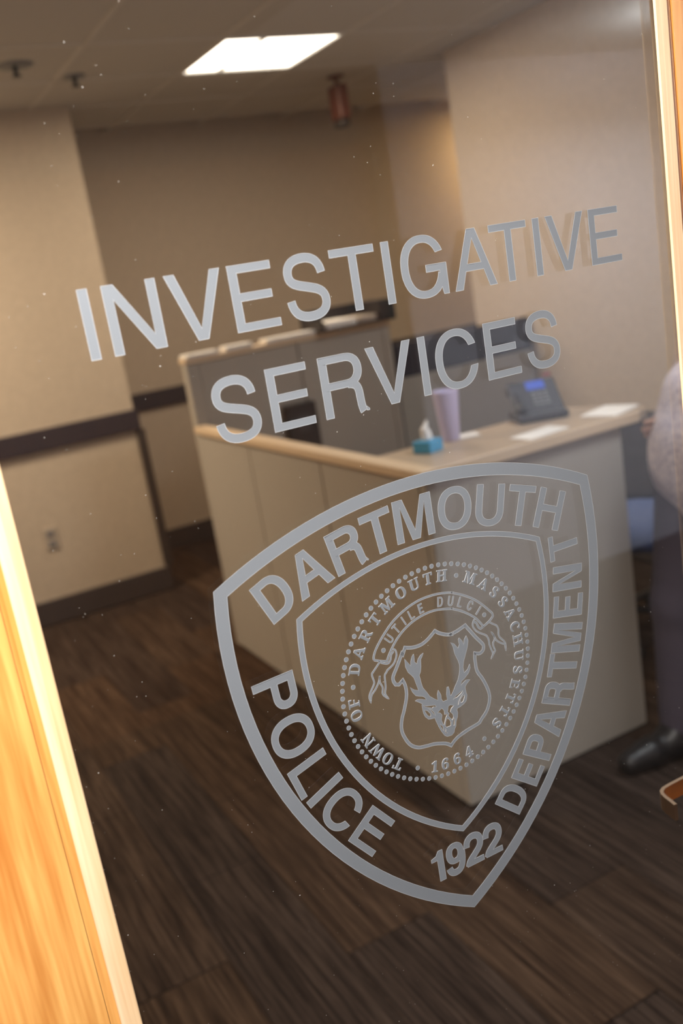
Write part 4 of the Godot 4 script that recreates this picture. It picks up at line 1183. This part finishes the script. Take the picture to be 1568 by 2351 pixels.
func build_person() -> void:
	# stands facing the desk's far side (towards -x), weight on both feet
	var o := thing("person", "person in a loose white patterned shirt and dark trousers beside the desk", "person", Vector3(2.14, 0.006, -1.20))
	var v := func(x: float, y: float, z: float) -> Vector3: return Vector3(x, y, z)
	# joints; -x is forward, +z is the person's left
	var hipL: Vector3 = v.call(0.0, 0.90, 0.09)
	var hipR: Vector3 = v.call(0.0, 0.90, -0.09)
	var kneeL: Vector3 = v.call(-0.045, 0.50, 0.10)
	var kneeR: Vector3 = v.call(-0.07, 0.50, -0.11)
	var ankL: Vector3 = v.call(0.0, 0.09, 0.10)
	var ankR: Vector3 = v.call(-0.10, 0.09, -0.12)
	var chest: Vector3 = v.call(0.165, 1.30, 0.0)
	var waist: Vector3 = v.call(0.080, 1.08, 0.0)
	var shL: Vector3 = v.call(0.20, 1.43, 0.185)
	var shR: Vector3 = v.call(0.20, 1.43, -0.185)
	var elL: Vector3 = v.call(0.235, 1.15, 0.25)
	var elR: Vector3 = v.call(0.235, 1.15, -0.25)
	var wrL: Vector3 = v.call(0.055, 1.07, 0.185)
	var wrR: Vector3 = v.call(0.02, 1.08, -0.15)
	var legs := [[hipL, kneeL, 0.085, 0.060], [hipR, kneeR, 0.085, 0.060], [kneeL, ankL, 0.060, 0.040], [kneeR, ankR, 0.060, 0.040], [v.call(0.0, 0.95, 0.06), v.call(0.0, 0.95, -0.06), 0.115, 0.115]]
	var trunk := [[v.call(0.0, 0.97, 0.055), v.call(0.0, 0.97, -0.055), 0.118, 0.118], [waist + Vector3(0, 0, 0.05), waist - Vector3(0, 0, 0.05), 0.112, 0.112], [chest + Vector3(0, 0, 0.075), chest - Vector3(0, 0, 0.075), 0.118, 0.118], [v.call(0.20, 1.42, 0.14), v.call(0.20, 1.42, -0.14), 0.075, 0.075]]
	var arms := [[shL, elL, 0.056, 0.044], [shR, elR, 0.056, 0.044], [elL, wrL, 0.043, 0.029], [elR, wrR, 0.043, 0.029]]
	var neck := [[v.call(0.210, 1.46, 0), v.call(0.190, 1.56, 0), 0.058, 0.054]]
	var head := [[v.call(0.185, 1.66, 0), v.call(0.200, 1.70, 0), 0.082, 0.092], [v.call(0.155, 1.60, 0), v.call(0.170, 1.66, 0), 0.052, 0.068], [v.call(0.095, 1.665, 0), v.call(0.080, 1.640, 0), 0.010, 0.014], [v.call(0.105, 1.605, 0.014), v.call(0.105, 1.605, -0.014), 0.010, 0.010], [v.call(0.200, 1.67, 0.088), v.call(0.210, 1.64, 0.090), 0.016, 0.010], [v.call(0.200, 1.67, -0.088), v.call(0.210, 1.64, -0.090), 0.016, 0.010]]
	var st := SurfaceTool.new()
	st.begin(Mesh.PRIMITIVE_TRIANGLES)
	st.set_smooth_group(0)
	var feet := [[ankL, v.call(-0.13, 0.040, 0.11), 0.030, 0.018], [ankR, v.call(-0.23, 0.040, -0.13), 0.030, 0.018]]
	net(st, legs + trunk + arms + neck + feet, 0.014, 0.03)
	net(st, neck + head, 0.006, 0.016)
	for side in [1, -1]:
		var wr: Vector3 = wrL if side > 0 else wrR
		var el: Vector3 = elL if side > 0 else elR
		var dir := (wr - el).normalized()
		var up := Vector3.UP
		var across := dir.cross(up).normalized()
		var fl := across.cross(dir).normalized()
		var hand: Array = [[wr - dir * 0.02, wr + dir * 0.03, 0.027, 0.024]]
		for k in 4:
			var s := (k - 1.5) * 0.020
			var root := wr + dir * 0.085 + fl * s
			hand.append([wr + dir * 0.02 + fl * s * 0.7, root, 0.014, 0.0115])
			var ln: float = [0.036, 0.043, 0.046, 0.040][k]
			var curl: Vector3 = -across * side
			var mid: Vector3 = root + (dir * 0.85 + curl * 0.5).normalized() * ln
			var tip: Vector3 = mid + (dir * 0.35 + curl * 0.95).normalized() * ln * 0.75
			hand.append([root, mid, 0.0095, 0.0088])
			hand.append([mid, tip, 0.0088, 0.0075])
		var tb := wr + dir * 0.025 + fl * 0.028
		hand.append([wr + dir * 0.01 + fl * 0.01, tb, 0.016, 0.013])
		hand.append([tb, tb + dir * 0.04 + fl * 0.018, 0.0115, 0.0105])
		hand.append([tb + dir * 0.04 + fl * 0.018, tb + dir * 0.068 + fl * 0.016, 0.010, 0.008])
		net(st, hand, 0.004, 0.006)
	st.index()
	st.generate_normals()
	put(o, "body", st.commit(), M.skin)
	# clothes
	var skirt := [[v.call(0.0, 0.93, 0.06), v.call(0.0, 0.93, -0.06), 0.125, 0.125], [v.call(0.04, 0.82, 0.06), v.call(0.04, 0.82, -0.06), 0.125, 0.125]]
	var sleeves := [[shL, elL, 0.062, 0.056], [shR, elR, 0.062, 0.056], [elL, elL.lerp(wrL, 0.86), 0.056, 0.044], [elR, elR.lerp(wrR, 0.86), 0.056, 0.044]]
	var belly := [[v.call(0.03, 1.12, 0.04), v.call(0.03, 1.12, -0.04), 0.115, 0.115], [v.call(0.0, 1.02, 0.05), v.call(0.0, 1.02, -0.05), 0.120, 0.120]]
	soft(o, "shirt", trunk + skirt + belly + sleeves, 0.014, 0.035, M.shirt, 0.016, 0.775, 1.475)
	soft(o, "trousers", legs, 0.014, 0.03, M.trousers, 0.022, 0.05, 0.99)
	soft(o, "shoe", [[v.call(0.03, 0.045, 0.10), v.call(-0.12, 0.040, 0.112), 0.042, 0.040], [v.call(-0.12, 0.040, 0.112), v.call(-0.20, 0.034, 0.118), 0.042, 0.032], [ankL + Vector3(0, 0.015, 0), v.call(-0.035, 0.06, 0.10), 0.046, 0.050]], 0.010, 0.02, M.shoe, 0.006, 0.0)
	soft(o, "shoe", [[v.call(-0.07, 0.045, -0.12), v.call(-0.22, 0.040, -0.132), 0.042, 0.040], [v.call(-0.22, 0.040, -0.132), v.call(-0.30, 0.034, -0.138), 0.042, 0.032], [ankR + Vector3(0, 0.015, 0), v.call(-0.135, 0.06, -0.12), 0.046, 0.050]], 0.010, 0.02, M.shoe, 0.006, 0.0)
	soft(o, "hair", [[v.call(0.215, 1.71, 0), v.call(0.225, 1.73, 0), 0.096, 0.092], [v.call(0.245, 1.64, 0), v.call(0.240, 1.70, 0), 0.072, 0.085], [v.call(0.150, 1.75, 0), v.call(0.210, 1.76, 0), 0.052, 0.07]], 0.008, 0.02, M.hair)
	for s in [-1, 1]:
		put(o, "eye", lathe([Vector2(0, -0.009), Vector2(0.006, -0.006), Vector2(0.009, 0), Vector2(0.006, 0.006), Vector2(0, 0.009)], 12), M.eye, v.call(0.104, 1.675, s * 0.032))

func build_fittings() -> void:
	# outlet on the projecting wall
	var t := thing("wall_outlet", "beige double outlet low on the projecting wall", "outlet", Vector3(0.815, 0.48, -4.60))
	block(t, "plate", Vector3(-0.038, -0.062, 0.0), Vector3(0.038, 0.062, 0.006), M.beige_plate, 0.003)
	for s in [-1, 1]:
		block(t, "socket", Vector3(-0.018, s * 0.028 - 0.016, 0.006), Vector3(0.018, s * 0.028 + 0.016, 0.010), M.grey, 0.003)
	# dark red box hung from the ceiling
	var r := thing("hanging_box", "dark red box hanging from the ceiling below the bright light", "alarm box", Vector3(2.86, 0, -4.30))
	put(r, "stem", lathe([Vector2(0, 2.56), Vector2(0.012, 2.56), Vector2(0.012, ROOM_H - 0.012), Vector2(0.05, ROOM_H - 0.010), Vector2(0.05, ROOM_H - 0.001), Vector2(0, ROOM_H - 0.001)], 14), M.red)
	block(r, "housing", Vector3(-0.035, 2.45, -0.06), Vector3(0.035, 2.63, 0.06), M.red, 0.008)
	block(r, "sounder", Vector3(-0.030, 2.41, -0.05), Vector3(0.030, 2.45, 0.05), M.guard, 0.008)
	# round sprinkler plates
	for p in [[0.99, -3.69, 0.085, "wide dark round plate on the office ceiling"], [1.30, -3.94, 0.055, "small dark round plate on the office ceiling"]]:
		var s := thing("sprinkler", p[3], "sprinkler", Vector3(p[0], ROOM_H, p[1]))
		var k: float = p[2]
		put(s, "plate", lathe([Vector2(0, -0.004), Vector2(k * 0.8, -0.006), Vector2(k, 0.004), Vector2(k, 0.008), Vector2(0, 0.008)], 24), M.grey)
		put(s, "head", lathe([Vector2(0, -0.045), Vector2(0.02, -0.045), Vector2(0.02, -0.040), Vector2(0.008, -0.036), Vector2(0.012, -0.004), Vector2(0, -0.004)], 14), M.charcoal)
